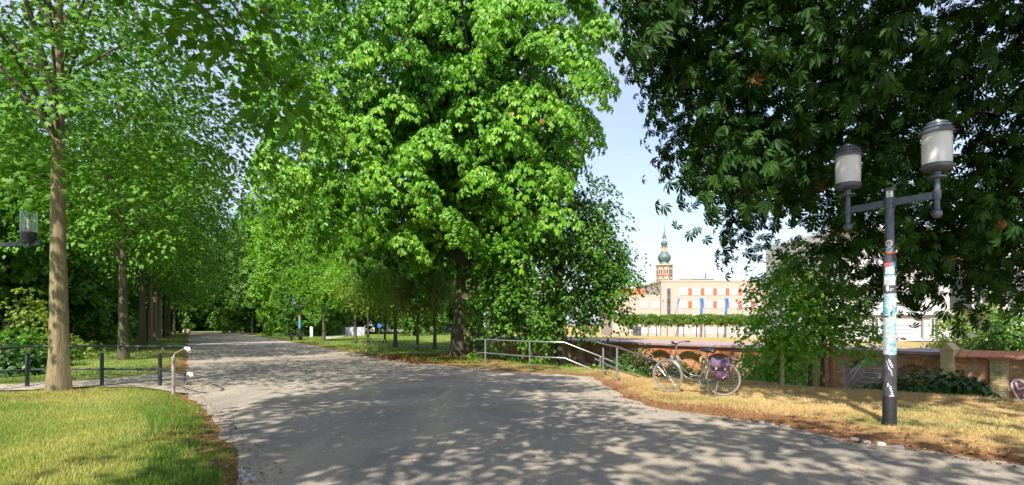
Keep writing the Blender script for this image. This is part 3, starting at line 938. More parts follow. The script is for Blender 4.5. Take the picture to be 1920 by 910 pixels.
# local frame of the wall: x along, y = away from the viewer, z up
BAYS = [(-3.57, .36, .10, .16, 0), (-2.54, .36, .10, .16, 0), (-.4, .5, .12, .18, 0), (2.25, .56, .06, .22, 0), (3.80, .56, .06, .22, 0), (5.35, .60, .0, .24, 0), (6.95, .60, .0, .24, 0), (8.45, .56, .0, .24, 0), (10.95, .56, .0, .32, 1), (12.55, .5, -.06, .22, 0)]
S0, S1 = -15.0, 19.5
def arch_z(b, u):
    return b[2] + b[3] * (1 - ((u - b[0]) / b[1]) ** 2)
DEPTH, NICHE = .55, .28
mb = MB()
u = S0
for b in BAYS:
    a0, a1 = b[0] - b[1], b[0] + b[1]
    mb.add([(u, 0, WBASE), (a0, 0, WBASE), (a0, 0, WTOP), (u, 0, WTOP)], [(0, 1, 2, 3)])
    n = 14
    dd = DEPTH if b[4] else NICHE
    for i in range(n):
        p, q = a0 + (a1 - a0) * i / n, a0 + (a1 - a0) * (i + 1) / n
        zp, zq = arch_z(b, p), arch_z(b, q)
        mb.add([(p, 0, zp), (q, 0, zq), (q, 0, WTOP), (p, 0, WTOP)], [(0, 1, 2, 3)])
        mb.add([(p, 0, zp), (q, 0, zq), (q, dd, zq), (p, dd, zp)], [(3, 2, 1, 0)])
    for x, fl in ((a0, 1), (a1, 0)):
        f = (0, 1, 2, 3) if fl else (3, 2, 1, 0)
        mb.add([(x, 0, WBASE), (x, dd, WBASE), (x, dd, arch_z(b, x)), (x, 0, arch_z(b, x))], [f])
    if not b[4]:
        mb.add([(a0 - .02, dd, WBASE), (a1 + .02, dd, WBASE), (a1 + .02, dd, WTOP), (a0 - .02, dd, WTOP)], [(0, 1, 2, 3)])
    u = a1
mb.add([(u, 0, WBASE), (S1, 0, WBASE), (S1, 0, WTOP), (u, 0, WTOP)], [(0, 1, 2, 3)])
mb.add([(S0, DEPTH, WTOP), (S1, DEPTH, WTOP), (S1, 0, WTOP), (S0, 0, WTOP)], [(3, 2, 1, 0)])
o1 = BAYS[8]
mb.add([(S0, DEPTH, WBASE), (o1[0] - o1[1], DEPTH, WBASE), (o1[0] - o1[1], DEPTH, WTOP), (S0, DEPTH, WTOP)], [(3, 2, 1, 0)])
mb.add([(o1[0] + o1[1], DEPTH, WBASE), (S1, DEPTH, WBASE), (S1, DEPTH, WTOP), (o1[0] + o1[1], DEPTH, WTOP)], [(3, 2, 1, 0)])
mb.build('wall_core', M['mortar'], wall)
# bricks
BW, BH = .25, .077
rr = random.Random(12)
bricks = []
def in_opening(x0, x1, z1, z0, margin=.09):
    for b in BAYS:
        for x in (x0, (x0 + x1) / 2, x1):
            if abs(x - b[0]) < b[1] + .005:
                if (z0 + z1) / 2 < arch_z(b, x) + margin: return True
            elif abs(x - b[0]) < b[1] + margin * .8 and arch_z(b, b[0] + b[1]) - .02 < (z0 + z1) / 2 < arch_z(b, b[0]) - .1: pass
    return False
course = 0
z = WBASE
while z + BH <= WTOP - .005:
    off = (course % 2) * BW / 2
    x = S0 + off
    while x < S1:
        hw_ = BW if (course % 3) else BW / 2 + .01
        x0, x1 = x + .006, min(x + hw_ - .006, S1)
        if not in_opening(x0, x1, z, z + BH) and x1 - x0 > .05:
            bricks.append((x0, x1, z + .005, z + BH - .005, rr.uniform(.008, .02)))
        x += hw_
    z += BH; course += 1
# niche backs: brick infill
for b in BAYS:
    if b[4]: continue
    zz, c = WBASE + .5, 0
    while zz + BH < arch_z(b, b[0]):
        x = b[0] - b[1] + (c % 2) * -.12
        while x < b[0] + b[1]:
            x0, x1 = max(x + .006, b[0] - b[1]), min(x + BW - .006, b[0] + b[1])
            if x1 - x0 > .05 and zz + BH < arch_z(b, (x0 + x1) / 2) - .01:
                bricks.append((x0, x1, zz + .005, zz + BH - .005, -NICHE + rr.uniform(.008, .016)))
            x += BW
        zz += BH; c += 1
def px_size(x0, x1, z0, z1):
    c = wp((x0 + x1) / 2, (z0 + z1) / 2)
    a, b = wp(x0, z0), wp(x1, z0)
    vis = -.95 < z0 and abs(960 + F * c.x / c.y - 960) < 960
    return (abs(F * a.x / a.y - F * b.x / b.y) * (z1 - z0) * F / c.y) * (1 if vis else 0)
bricks.sort(key=lambda b: -px_size(*b[:4]))
unit_brick = MB().box((0, 0, 0), (1, 1, 1)).build('brick', M['brick'], wall)
ub_mesh = unit_brick.data
bpy.data.objects.remove(unit_brick)
for (x0, x1, z0, z1, pr_) in bricks[:230]:
    o = bpy.data.objects.new('brick', ub_mesh)
    link(o, wall)
    o.location = ((x0 + x1) / 2, -pr_ + .03, (z0 + z1) / 2)
    o.scale = (x1 - x0, .06, z1 - z0)
mb = MB(); rn = []
for (x0, x1, z0, z1, pr_) in bricks[230:]:
    mb.box(((x0 + x1) / 2, -pr_ + .03, (z0 + z1) / 2), (x1 - x0, .06, z1 - z0))
    rn += [rr.random()] * 8
bw = mb.build('brickwork', M['brick'], wall)
bw['kind'] = 'stuff'
a_ = bw.data.attributes.new('rnd', 'FLOAT', 'POINT'); a_.data.foreach_set('value', rn)
# voussoirs of every arch
mv = MB(); rn = []
for bi, b in enumerate(BAYS):
    n = 15
    for i in range(n):
        t = (i + .5) / n * 2 - 1
        x = b[0] + t * (b[1] + .03)
        zc = arch_z(b, b[0] + t * b[1])
        sl = math.atan2(2 * b[3] * t / b[1], 1.0)
        m3 = Matrix.Rotation(sl, 3, 'Y')
        cx = Vector((x, -.004, zc)) + m3 @ Vector((0, 0, .115))
        if bi >= 8:
            o = bpy.data.objects.new('brick', ub_mesh); link(o, wall)
            o.location = cx
            o.rotation_euler = (0, sl, 0)
            o.scale = (2 * b[1] / n - .012, .06, .21)
        else:
            mv.box(cx, (2 * b[1] / n - .012, .06, .21), M=m3)
            rn += [rr.random()] * 8
vo_ = mv.build('arch_rings', M['red_brick'], wall)
vo_['kind'] = 'stuff'
a_ = vo_.data.attributes.new('rnd', 'FLOAT', 'POINT'); a_.data.foreach_set('value', rn)
# coping roof slab over the casemates, open above the stairs
cp = MB()
cp.box((-.8, .2, WTOP + .06), (28.4, .72, .11))
cp.build('coping', M['coping'], wall, bevel=.015)
dk = MB()
dk.box(((S0 + o1[0] - .75) / 2, 2.5, WTOP + .055), (o1[0] - .75 - S0, 3.86, .10))
dk.box(((13.4 + o1[0] + .75) / 2, 2.1, WTOP + .055), (13.4 - o1[0] - .75, 3.0, .10))
dk.build('roof_deck', M['coping'], wall)
# brick pier with gabled cap, and yellow pillar
pier = MB()
pier.box((13.55, .1, (WTOP + WBASE) / 2 + .1), (.34, .78, WTOP - WBASE + .2))
pier.add([(13.36, -.32, WTOP + .2), (13.74, -.32, WTOP + .2), (13.55, -.32, WTOP + .42), (13.36, .5, WTOP + .2), (13.74, .5, WTOP + .2), (13.55, .5, WTOP + .42)], [(0, 1, 2), (5, 4, 3), (0, 2, 5, 3), (1, 4, 5, 2), (0, 3, 4, 1)])
pier.build('pier', M['yellow_brick'], wall)
pil = MB().box((14.82, -.03, (WTOP + WBASE) / 2 - .02), (.44, .16, WTOP - WBASE - .06)).build('pillar', M['mortar'], wall)
z, c = WBASE + .6, 0
while z < WTOP - .12:
    for (xa, xb) in (((14.6, 14.85), (14.85, 15.04)) if c % 2 else ((14.6, 14.73), (14.73, 15.04))):
        o = bpy.data.objects.new('brick', ub_mesh); link(o, pil)
        o.location = ((xa + xb) / 2, -.11, z + BH / 2)
        o.scale = (xb - xa - .014, .05, BH - .012)
        o.material_slots[0].link = 'OBJECT'; o.material_slots[0].material = M['yellow_brick']
    z += BH; c += 1
MB().box((14.82, -.03, WTOP - .03), (.52, .24, .12)).build('pillar_cap', M['brick'], wall)
tc_ = MB()
x = 13.76
while x < S1:
    tc_.box((x + .14, .2, WTOP + .07), (.27, .76, .05), M=Matrix.Rotation(rr.uniform(-.03, .03), 3, 'Y') @ Matrix.Rotation(R(14), 3, 'X'))
    x += .285
tc_.build('tile_coping', M['red_brick'], wall)
# stairs behind the opening
st = empty('stone_stairs', wp(o1[0], 0, 0), math.atan2(WD.y, WD.x), 'stone steps rising behind the open wall arch', 'stairs')
for i in range(13):
    MB().box((0, .62 + i * .30 + .2, WBASE + .35 + i * .155), (1.5, .42, .14)).build('step', M['stone_step'], st, bevel=.012)
for sx_ in (-.82, .82):
    ck = MB().add([(sx_ - .08, .56, WBASE), (sx_ + .08, .56, WBASE), (sx_ + .08, 5, WBASE), (sx_ - .08, 5, WBASE), (sx_ - .08, .56, -.5), (sx_ + .08, .56, -.5), (sx_ + .08, 4.6, WTOP + .04), (sx_ - .08, 4.6, WTOP + .04)], [(3, 2, 1, 0), (4, 5, 6, 7), (0, 1, 5, 4), (1, 2, 6, 5), (2, 3, 7, 6), (3, 0, 4, 7)])
    ck.build('cheek_wall', M['mortar'], st)
hr = MB()
hr.tube([(-.62, .7, WBASE + 1.1), (-.62, 4.3, WBASE + 1.1 + 1.9)], .025, 8)
for yy in (.8, 2.4, 4.0): hr.tube([(-.62, yy, WBASE + .3 + yy * .45), (-.62, yy, WBASE + 1.05 + (yy - .7) * .53)], .02, 6)
hr.build('handrail', M['steel'], st, True)
# painted letters on the far red end of the wall, and a painted heart
def strokes(lines, z_h, mat, wdt, name='painted_letter'):
    mb_ = MB()
    for ln in lines:
        for (a, b) in zip(ln[:-1], ln[1:]):
            a, b = Vector((a[0], -.045, a[1])), Vector((b[0], -.045, b[1]))
            t = (b - a).normalized(); nrm = Vector((-t.z, 0, t.x)) * wdt
            a2, b2 = a - t * wdt * .5, b + t * wdt * .5
            q = [a2 - nrm, b2 - nrm, b2 + nrm, a2 + nrm]
            k = [p + Vector((0, .012, 0)) for p in q]
            mb_.add(q + k, [(0, 1, 2, 3), (7, 6, 5, 4), (0, 4, 5, 1), (1, 5, 6, 2), (2, 6, 7, 3), (3, 7, 4, 0)])
    return mb_.build(name, mat, wall)
def letter(ch, x, z0, w_, h_, mat):
    G = {'U': [[(0, 1), (0, .12), (.25, 0), (.75, 0), (1, .12), (1, 1)]], 'C': [[(1, .75), (.8, 1), (.2, 1), (0, .8), (0, 0)], [(1, .75), (1, .5)]],
         'A': [[(0, 0), (.12, 1), (.88, 1), (1, 0)], [(.08, .5), (.92, .5)]], 'T': [[(0, 1), (1, 1)], [(.5, 1), (.5, 0)]], 'S': [[(1, .9), (0, .9), (0, .5), (1, .5), (1, .05), (0, .05)]], 'I': [[(.5, 0), (.5, 1)]], 'J': [[(.9, 1), (.9, .1), (.5, 0), (.1, .15)]]}
    strokes([[(x + p[0] * w_, z0 + p[1] * h_) for p in ln] for ln in G[ch]], h_, mat, .035)
xx = -12.7
for ch, w_ in (('I', .2), ('U', .36), ('C', .30), ('A', .36), ('T', .34)):
    letter(ch, xx, -.35, w_, .72, M['graffiti_white']); xx += w_ + .22
xx += .3
for ch, w_ in (('S', .3), ('T', .34), ('I', .2)):
    letter(ch, xx, -.4, w_, .6, M['graffiti_green']); xx += w_ + .2
red = MB().box((-10.3, -.026, (WTOP - 1.05) / 2), (9.0, .02, WTOP + 1.05)).build('red_plaster', M['red_brick'], wall)
hp = [(0, -.62), (-.16, -.45), (-.30, -.12), (-.33, .08), (-.24, .20), (-.1, .21), (.02, .12), (.16, .22), (.36, .16), (.42, -.05), (.32, -.35)]
cxh, czh = 15.38, -.33
hm = MB().add([(cxh + x * .85, -.032, czh + z * .85) for x, z in hp] + [(cxh + x * .85, -.02, czh + z * .85) for x, z in hp], [tuple(range(len(hp)))[::-1]] )
hm.build('painted_heart', M['graffiti_plum'], wall)
strokes([[(cxh + x * .85, czh + z * .85) for x, z in hp + hp[:1]], [(cxh - .18, czh + .1), (cxh - .12, czh - .12), (cxh, czh - .05), (cxh + .1, czh + .05)], [(cxh - .02, czh - .42), (cxh + .02, czh - .25), (cxh + .16, czh - .22)]], 1, M['graffiti_white'], .022, 'painted_outline')

# ------------------------------------------------------------------ double street lamp
LB = gpt(1668, 807); LB.z = tz(LB.x, LB.y)
lamp = empty('street_lamp', LB, 0, 'dark double armed street lamp with white cylinder lanterns and sticker covered post', 'street lamp')
zb = -LB.z
MB().lathe([(.091, -.3), (.091, .40), (.086, .42)], 24).build('base', M['lamp_dark'], lamp, True)
MB().lathe([(.085, .41), (.083, 2.42), (.08, 2.46), (.06, 2.47)], 24).build('sleeve', M['sleeve_paint'], lamp, True)
MB().lathe([(.060, 2.4), (.057, 3.40)], 20).build('post', M['lamp_paint'], lamp, True)
MB().lathe([(.085, 3.40), (.085, 3.415), (.05, 3.44), (.01, 3.45)], 20).build('post_cap', M['lamp_paint'], lamp, True)
AD = Vector((.29, -.53, 0))                              # half arm towards the viewer's right
arm_a = math.atan2(AD.y, AD.x)
AZ = 3.22
arm = MB().box((0, 0, AZ), (AD.length * 2, .035, .105), arm_a).build('arm', M['lamp_paint'], lamp, bevel=.008)
MB().lathe([(.072, AZ - .075), (.072, AZ + .075)], 20).build('arm_clamp', M['lamp_paint'], arm, True)
def lantern(parent, base, milk=True):
    x, y, z = base
    st_ = MB()
    if milk: st_.lathe([(.036, -.20), (.036, .22)], 14, base).sphere((x, y, z - .255), .066).lathe([(.05, -.06), (.05, .06)], 14, base)
    else: st_.lathe([(.05, .16), (.05, .27)], 14, base)
    ln = st_.build('lantern', M['lamp_paint'], parent, True)
    if milk: MB().lathe([(.04, .215), (.11, .225), (.112, .245), (.05, .26), (.05, .31), (.16, .335), (.188, .36), (.188, .40), (.17, .415)], 28, base).build('lantern_base', M['lamp_paint'], ln, True)
    if milk:
        MB().lathe([(.172, .405), (.176, .62), (.172, .835)], 32, base).build('lantern_glass', M['milk_glass'], ln, True)
        MB().lathe([(.17, .82), (.212, .82), (.212, .838), (.185, .85), (.178, .885), (.188, .89), (.165, .905), (.16, .935), (.168, .94), (.13, .955), (.125, .975), (.06, .99), (.055, 1.01), (.01, 1.015)], 32, base).build('lantern_cap', M['lamp_paint'], ln, True)
    else:
        MB().lathe([(.165, .26), (.17, .50), (.165, .51)], 28, base).build('lantern_socket', M['black_plastic'], ln, True)
        g = MB().lathe([(.172, .47), (.172, 1.02), (.165, 1.02), (.165, .47)], 32, base, cap=False).build('lantern_glass', M['clear_glass'], ln, True)
        MB().lathe([(.05, .5), (.05, .56)], 12, base).build('lamp_holder', M['sticker_orange'], ln, True)
        MB().lathe([(.035, .56), (.045, .8), (.02, .84)], 12, base).build('light_bulb', M['milk_glass'], ln, True)
    return ln
lantern(lamp, (AD.x, AD.y, AZ))
lantern(lamp, (-AD.x, -AD.y, AZ))
# things stuck or scratched on the post: curved patches facing the viewer
face = math.atan2(-LB.y, -LB.x)
def patch(name, a0, a1, z0, z1, mat, r_, n=5, parent=lamp):
    vs, fs = [], []
    for i in range(n + 1):
        a = face + a0 + (a1 - a0) * i / n
        for z in (z0, z1): vs.append((r_ * math.cos(a), r_ * math.sin(a), z))
    fs = [(2 * i, 2 * i + 2, 2 * i + 3, 2 * i + 1) for i in range(n)]
    return MB().add(vs, fs).build(name, mat, parent, True)
rr = random.Random(77)
patch('sticker_residue', -1.3, 1.3, 1.02, 1.90, M['sticker_pale'], .0862, 10)
for k in range(74):
    a, z = rr.uniform(-1.35, 1.0), rr.uniform(1.0, 1.84)
    wide = rr.random() < .4
    da, hh = (rr.uniform(.5, 1.0), rr.uniform(.02, .045)) if wide else (rr.uniform(.25, .55), rr.uniform(.03, .075))
    patch('sticker', a, min(a + da, 1.4), z, z + hh, M[rr.choice(['sticker_blue', 'sticker_cyan', 'sticker_cyan', 'sticker_pale', 'sticker_pale', 'sticker_white', 'sleeve_paint'])], .0865 + k * .00003)
for (a0, a1, z0, z1, mt) in ((-.9, .9, 2.02, 2.10, 'sticker_pale'), (-.8, 1.0, 2.105, 2.14, 'sign_white'), (-.85, .9, 2.145, 2.17, 'sticker_cyan'), (-.7, .75, 2.18, 2.29, 'sticker_pale'), (-.5, .4, 2.2, 2.27, 'weathered_steel'), (-.9, .6, 2.30, 2.345, 'sticker_red'), (.3, 1.0, 2.29, 2.36, 'sticker_blue'), (-.5, -.1, 1.95, 2.01, 'scribble')):
    patch('sticker', a0, a1, z0, z1, M[mt], 0.0862 + .0006 * (z0 * 10 % 2))
patch('sticker_band', -1.5, 1.5, 2.475, 2.52, M['sticker_orange'], .0615, 8)
def disc_patch(zc, rad_, mat, r_):
    vs = [(r_ * math.cos(face), r_ * math.sin(face), zc)]
    n = 18
    for i in range(n):
        t = 2 * math.pi * i / n
        a = face - .1 + rad_ * math.cos(t) / r_
        vs.append((r_ * math.cos(a), r_ * math.sin(a), zc + rad_ * math.sin(t)))
    return MB().add(vs, [(0, 1 + i, 1 + (i + 1) % n) for i in range(n)]).build('round_sticker', mat, lamp, True)
d1 = disc_patch(2.63, .048, M['sign_white'], .062); disc_patch(2.63, .03, M['sticker_red'], .063); disc_patch(2.63, .022, M['sticker_pale'], .0635)
disc_patch(2.535, .042, M['sign_white'], .0632); disc_patch(2.535, .034, M['sticker_cyan'], .0638)
plate = patch('number_plate', -.75, .65, 3.295, 3.39, M['sign_white'], .0605)
SEG = {'1': 'bc', '0': 'abcdef', '4': 'bcfg', '3': 'abcdg'}
def digit(ch, a_c, zc, w_, h_, r_):
    sg = {'a': ((-1, 1), (1, 1)), 'b': ((1, 1), (1, 0)), 'c': ((1, 0), (1, -1)), 'd': ((-1, -1), (1, -1)), 'e': ((-1, 0), (-1, -1)), 'f': ((-1, 1), (-1, 0)), 'g': ((-1, 0), (1, 0))}
    mb_ = MB()
    for s in SEG[ch]:
        (x0, y0), (x1, y1) = sg[s]
        t = .0028
        pts = [(min(x0, x1) * w_ - t, min(y0, y1) * h_ - t), (max(x0, x1) * w_ + t, min(y0, y1) * h_ - t), (max(x0, x1) * w_ + t, max(y0, y1) * h_ + t), (min(x0, x1) * w_ - t, max(y0, y1) * h_ + t)]
        mb_.add([(r_ * math.cos(face + a_c + x / r_), r_ * math.sin(face + a_c + x / r_), zc + y) for x, y in pts], [(0, 1, 2, 3)])
    mb_.build('digit', M['sign_ink'], plate)
for ch, a_c, zc in (('1', -.32, 3.366), ('0', .12, 3.366), ('4', -.3, 3.318), ('3', .16, 3.318)):
    digit(ch, a_c, zc, .0095, .015, .0615)
def scribble(name, pts, wdt, r_):
    """white marker tag: a thin ribbon wound on the post; pts are (sideways m, height m)"""
    mb_ = MB()
    for (a, b) in zip(pts[:-1], pts[1:]):
        t = Vector((b[0] - a[0], b[1] - a[1])).normalized()
        nv_ = Vector((-t.y, t.x)) * wdt
        q = [(a[0] - nv_.x, a[1] - nv_.y), (b[0] - nv_.x, b[1] - nv_.y), (b[0] + nv_.x, b[1] + nv_.y), (a[0] + nv_.x, a[1] + nv_.y)]
        mb_.add([(r_ * math.cos(face + x / r_), r_ * math.sin(face + x / r_), z) for x, z in q], [(0, 1, 2, 3)])
    return mb_.build(name, M['scribble'], lamp)
scribble('scrawl', [(.0, .96), (-.02, .94), (.015, .935), (-.015, .91), (.02, .915), (.0, .88), (.03, .89), (.01, .86), (.045, .87), (.02, .84), (.05, .835)], .0035, .0868)
scribble('scrawl', [(-.04, .93), (-.03, .89), (-.015, .85), (.0, .82), (-.02, .83), (.0, .80), (.02, .81), (.01, .78), (.03, .77), (.02, .74), (.04, .72)], .0035, .0868)
scribble('scrawl', [(-.01, .61), (-.03, .60), (-.005, .575), (-.03, .56), (-.015, .59), (.02, .555), (-.005, .535), (.03, .53), (.005, .50), (.035, .495), (.02, .45), (.045, .46), (.03, .42), (.0, .43), (.02, .385), (.05, .39), (.055, .43), (.03, .44)], .0045, .0868)
scribble('scrawl', [(-.03, 1.98), (-.03, 1.93), (.0, 1.95), (.02, 1.94), (.01, 1.97), (.04, 1.96), (.05, 1.98)], .003, .0868)

# --- second lamp at the left edge: clear lantern on an arm, post outside the picture
LL = at(54, 457, 13.6)
pz = tz(-13.4, 13.9)
lamp2 = empty('street_lamp', (-13.25, 13.9, pz), 0, 'street lamp at the left edge with a clear open glass lantern on its arm', 'street lamp')
off = Vector((LL.x + 13.25, LL.y - 13.9, LL.z - pz))
MB().lathe([(.1, -.2), (.1, .5), (.06, .52), (.058, off.z + .25)], 20).build('post', M['lamp_paint'], lamp2, True)
MB().box((off.x / 2 + .1, off.y / 2, off.z), (math.hypot(off.x, off.y) + .45, .05, .11), math.atan2(off.y, off.x)).build('arm', M['green_steel'], lamp2, bevel=.008)
lantern(lamp2, (off.x, off.y, off.z - .24), False)

# ------------------------------------------------------------------ bicycle (local: +x forward, +y its left side, z up)
Bf, Br = gp(1250, 740), gp(1358, 751)
Bf, Br = Vector((3.36, 12.25, 0)), Vector((4.375, 11.72, 0))
bz = max(tz(Bf.x, Bf.y), tz(Br.x, Br.y))
bmid = (Bf + Br) / 2
bdir = (Bf - Br).normalized()
bike = empty('bicycle', (bmid.x, bmid.y, (tz(Bf.x, Bf.y) + tz(Br.x, Br.y)) / 2 + .005), math.atan2(bdir.y, bdir.x), 'silver grey step-through bicycle parked on the dry verge', 'bicycle')
bike.rotation_euler = (R(-4), math.atan2(tz(Br.x, Br.y) - tz(Bf.x, Bf.y), 1.1), math.atan2(bdir.y, bdir.x))
WR = .35
FX, RX = .565, -.565
def wheel(cx, steer):
    m3 = Matrix.Rotation(steer, 3, 'Z')
    c = (cx, 0, WR)
    wh = MB().torus(c, WR - .018, .019, seg=48, ss=8, M=m3).build('wheel', M['rubber_grey'], bike, True)
    MB().torus(c, WR - .042, .011, seg=48, ss=6, M=m3).build('rim', M['chrome'], wh, True)
    sp = MB()
    for k in range(28):
        a = 2 * math.pi * k / 28
        b = a + (.9 if k % 4 < 2 else -.9)
        s_ = .03 if k % 2 else -.03
        sp.tube([Vector(c) + m3 @ Vector((.025 * math.cos(b), s_, .025 * math.sin(b))), Vector(c) + m3 @ Vector(((WR - .045) * math.cos(a), 0, (WR - .045) * math.sin(a)))], .0019, 4, cap=False)
    sp.build('spokes', M['chrome'], wh)
    MB().tube([Vector(c) + m3 @ Vector((0, -.055, 0)), Vector(c) + m3 @ Vector((0, .055, 0))], [.022, .022], 12).build('hub', M['chrome'], wh, True)
    return m3
ST = R(-16)
m3f = wheel(FX, ST)
wheel(RX, 0)
BB = Vector((-.10, 0, .29))
HD0, HD1 = Vector((FX - .115, 0, .62)), Vector((FX - .165, 0, .80))
def bez(p, n=12):
    p = [Vector(q) for q in p]
    out = []
    for i in range(n + 1):
        t = i / n; u_ = 1 - t
        out.append(p[0] * u_ ** 3 + p[1] * 3 * u_ * u_ * t + p[2] * 3 * u_ * t * t + p[3] * t ** 3)
    return out
fr = MB()
SEAT0 = Vector((-.235, 0, .72))
fr.tube([HD0 - Vector((-.02, 0, .04)), HD1 + Vector((-.012, 0, .04))], .021, 12)
fr.tube(bez([HD0, (FX - .26, 0, .40), (.12, 0, .27), BB]), .019, 12)
fr.tube(bez([HD1 - Vector((-.01, 0, .02)), (FX - .30, 0, .50), (.12, 0, .35), Vector((-.135, 0, .385))]), .015, 10)
fr.tube([BB, SEAT0], .018, 12)
for sy_ in (-.055, .055):
    fr.tube([BB + Vector((0, sy_ * .5, 0)), Vector((RX, sy_, WR))], .010, 8)
    fr.tube([Vector((-.215, sy_ * .4, .66)), Vector((RX, sy_, WR))], .009, 8)
fr.tube([BB - Vector((0, .045, 0)), BB + Vector((0, .045, 0))], .026, 12)
fr.build('frame', M['bike_silver'], bike, True)
fc = Vector((FX, 0, WR))
fk = MB()
for sy_ in (-.05, .05):
    fk.tube([HD0 - Vector((-.015, 0, .02)) + m3f @ Vector((.01, sy_, 0)), fc + m3f @ Vector((-.06, sy_, .16)), fc + m3f @ Vector((0, sy_, 0))], [.014, .013, .009], 8)
fk.build('fork', M['black_plastic'], bike, True)
stm = MB()
HB = Vector((FX - .205, 0, 1.03))
stm.tube([HD1, HB - Vector((-.02, 0, .04)), HB + m3f @ Vector((.03, 0, .01))], [.014, .014, .012], 10)
stm.build('stem', M['chrome'], bike, True)
hb = MB()
hp_ = []
for sg in (-1, 1):
    hp_.append([HB + m3f @ Vector(q) for q in ((.03, 0, .01), (.045, sg * .12, .03), (-.03, sg * .25, .055), (-.13, sg * .29, .05))])
hb.tube(hp_[0][::-1] + hp_[1][1:], .011, 10)
hb.build('handlebar', M['chrome'], bike, True)
for q in hp_:
    MB().tube([q[2].lerp(q[3], .15), q[3] + (q[3] - q[2]) * .18], .018, 10).build('grip', M['black_plastic'], bike, True)
    MB().tube([q[2] + Vector((.05, 0, -.01)), q[2] + Vector((0, 0, -.045)), q[3] + Vector((0, 0, -.04))], .007, 6).build('brake_lever', M['black_plastic'], bike, True)
MB().sphere(hp_[1][1] + Vector((0, 0, .03)), .03).build('bell', M['black_plastic'], bike, True)
cb = MB()
for sg, bow in ((-1, .10), (1, .16)):
    a_, b2 = HB + m3f @ Vector((.03, sg * .16, .02)), HD0 + Vector((.02, 0, .02))
    cb.tube(bez([a_, a_ + m3f @ Vector((bow, 0, .02)), b2 + Vector((bow + .05, sg * .03, .12)), b2]), .0042, 5)
cb.build('brake_cables', M['black_plastic'], bike, True)
hl = MB().lathe([(.012, -.05), (.034, -.03), (.036, .01), (.03, .02)], 12).build('headlight', M['chrome'], bike, True)
hl.location = HD0 + m3f @ Vector((.085, 0, .03)); hl.rotation_euler = (0, R(90), ST)
def mudguard(cx, a0, a1, m3, mat):
    mb_ = MB()
    n = 20
    vs, fs = [], []
    for i in range(n + 1):
        a = a0 + (a1 - a0) * i / n
        for (yy, rr_) in ((-.027, WR + .006), (-.016, WR + .02), (.016, WR + .02), (.027, WR + .006)):
            vs.append(Vector((cx, 0, WR)) + m3 @ Vector((rr_ * math.cos(a), yy, rr_ * math.sin(a))))
    for i in range(n):
        for k in range(3):
            fs.append((i * 4 + k, i * 4 + k + 1, i * 4 + k + 5, i * 4 + k + 4))
    mb_.add(vs, fs)
    for sg in (-1, 1):
        e = Vector((cx, 0, WR)) + m3 @ Vector(((WR + .01) * math.cos(a1 if cx < 0 else a1), sg * .028, (WR + .01) * math.sin(a1)))
        mb_.tube([Vector((cx, 0, WR)) + m3 @ Vector((0, sg * .055, 0)), e], .0028, 5)
    return mb_.build('mudguard', mat, bike, True)
mudguard(FX, R(70), R(190), m3f, M['bike_silver'])
mudguard(RX, R(35), R(-15) + 0, Matrix.Identity(3), M['bike_silver'])
mudguard(RX, R(130), R(10), Matrix.Identity(3), M['bike_silver'])
sd_ = MB()
SS = Vector((-.262, 0, .93))
prof = [(-.15, .085, .045), (-.11, .105, .055), (-.04, .09, .055), (.04, .045, .045), (.11, .026, .035), (.155, .018, .022)]
vs, fs = [], []
for (x, w_, h_) in prof:
    for k in range(10):
        a = 2 * math.pi * k / 10
        vs.append(SS + Vector((x, w_ * math.cos(a), h_ * math.sin(a) * (1 if math.sin(a) > 0 else .8))))
for i in range(len(prof) - 1):
    for k in range(10): fs.append((i * 10 + k, (i + 1) * 10 + k, (i + 1) * 10 + (k + 1) % 10, i * 10 + (k + 1) % 10))
fs += [tuple(range(10)), tuple(reversed(range(50, 60)))]
MB().add(vs, fs).build('saddle', M['black_plastic'], bike, True)
MB().tube([SEAT0 - Vector((-.01, 0, .05)), SS - Vector((0, 0, .03))], .013, 10).build('seat_post', M['chrome'], bike, True)
ck = MB().torus(BB + Vector((0, -.05, 0)), .085, .006, seg=24, ss=5)
ck.tube([BB + Vector((0, -.05, .0)), BB + Vector((0, -.05, .0)) + Vector((.09, -.01, .14))], .009, 6)
ck.tube([BB + Vector((0, .05, .0)), BB + Vector((-.09, .06, -.14))], .009, 6)
ck.build('crankset', M['chrome'], bike, True)
for p in ((.09, -.11, .14), (-.09, .11, -.14)):
    MB().box(BB + Vector(p), (.09, .08, .022)).build('pedal', M['black_plastic'], bike, bevel=.004)
spk = MB().lathe([(.012, -.012), (.052, -.012), (.055, 0), (.04, .012), (.012, .014)], 20).build('sprocket', M['rust_steel'], bike, True)
spk.location = (RX, .045, WR); spk.rotation_euler = (R(90), 0, 0)
MB().tube([BB + Vector((0, -.06, .08)), Vector((RX, -.06, WR + .035))], .006, 5).tube([BB + Vector((0, -.06, -.08)), Vector((RX, -.06, WR - .035))], .006, 5).build('chain', M['black_plastic'], bike, True)
MB().tube([Vector((RX + .09, .06, .31)), Vector((RX + .13, .16, .012)), Vector((RX + .17, .19, .008))], [.012, .010, .012], 8).build('kickstand', M['chrome'], bike, True)
rk = MB()
for sy_ in (-.06, .06):
    rk.tube([Vector((-.30, sy_ * .6, .70)), Vector((-.37, sy_, .745)), Vector((-.80, sy_, .745))], .006, 6)
    rk.tube([Vector((RX, sy_ * 1.1, WR)), Vector((RX - .06, sy_ * 1.15, .745))], .005, 6)
    rk.tube([Vector((RX, sy_ * 1.1, WR)), Vector((RX + .08, sy_ * 1.15, .745))], .005, 6)
for x in (-.42, -.58, -.74, -.80): rk.tube([(x, -.06, .745), (x, .06, .745)], .005, 6)
rk.build('luggage_rack', M['black_plastic'], bike, True)
MB().box((-.83, 0, .73), (.04, .09, .05)).build('rear_light', M['black_plastic'], bike, bevel=.01)
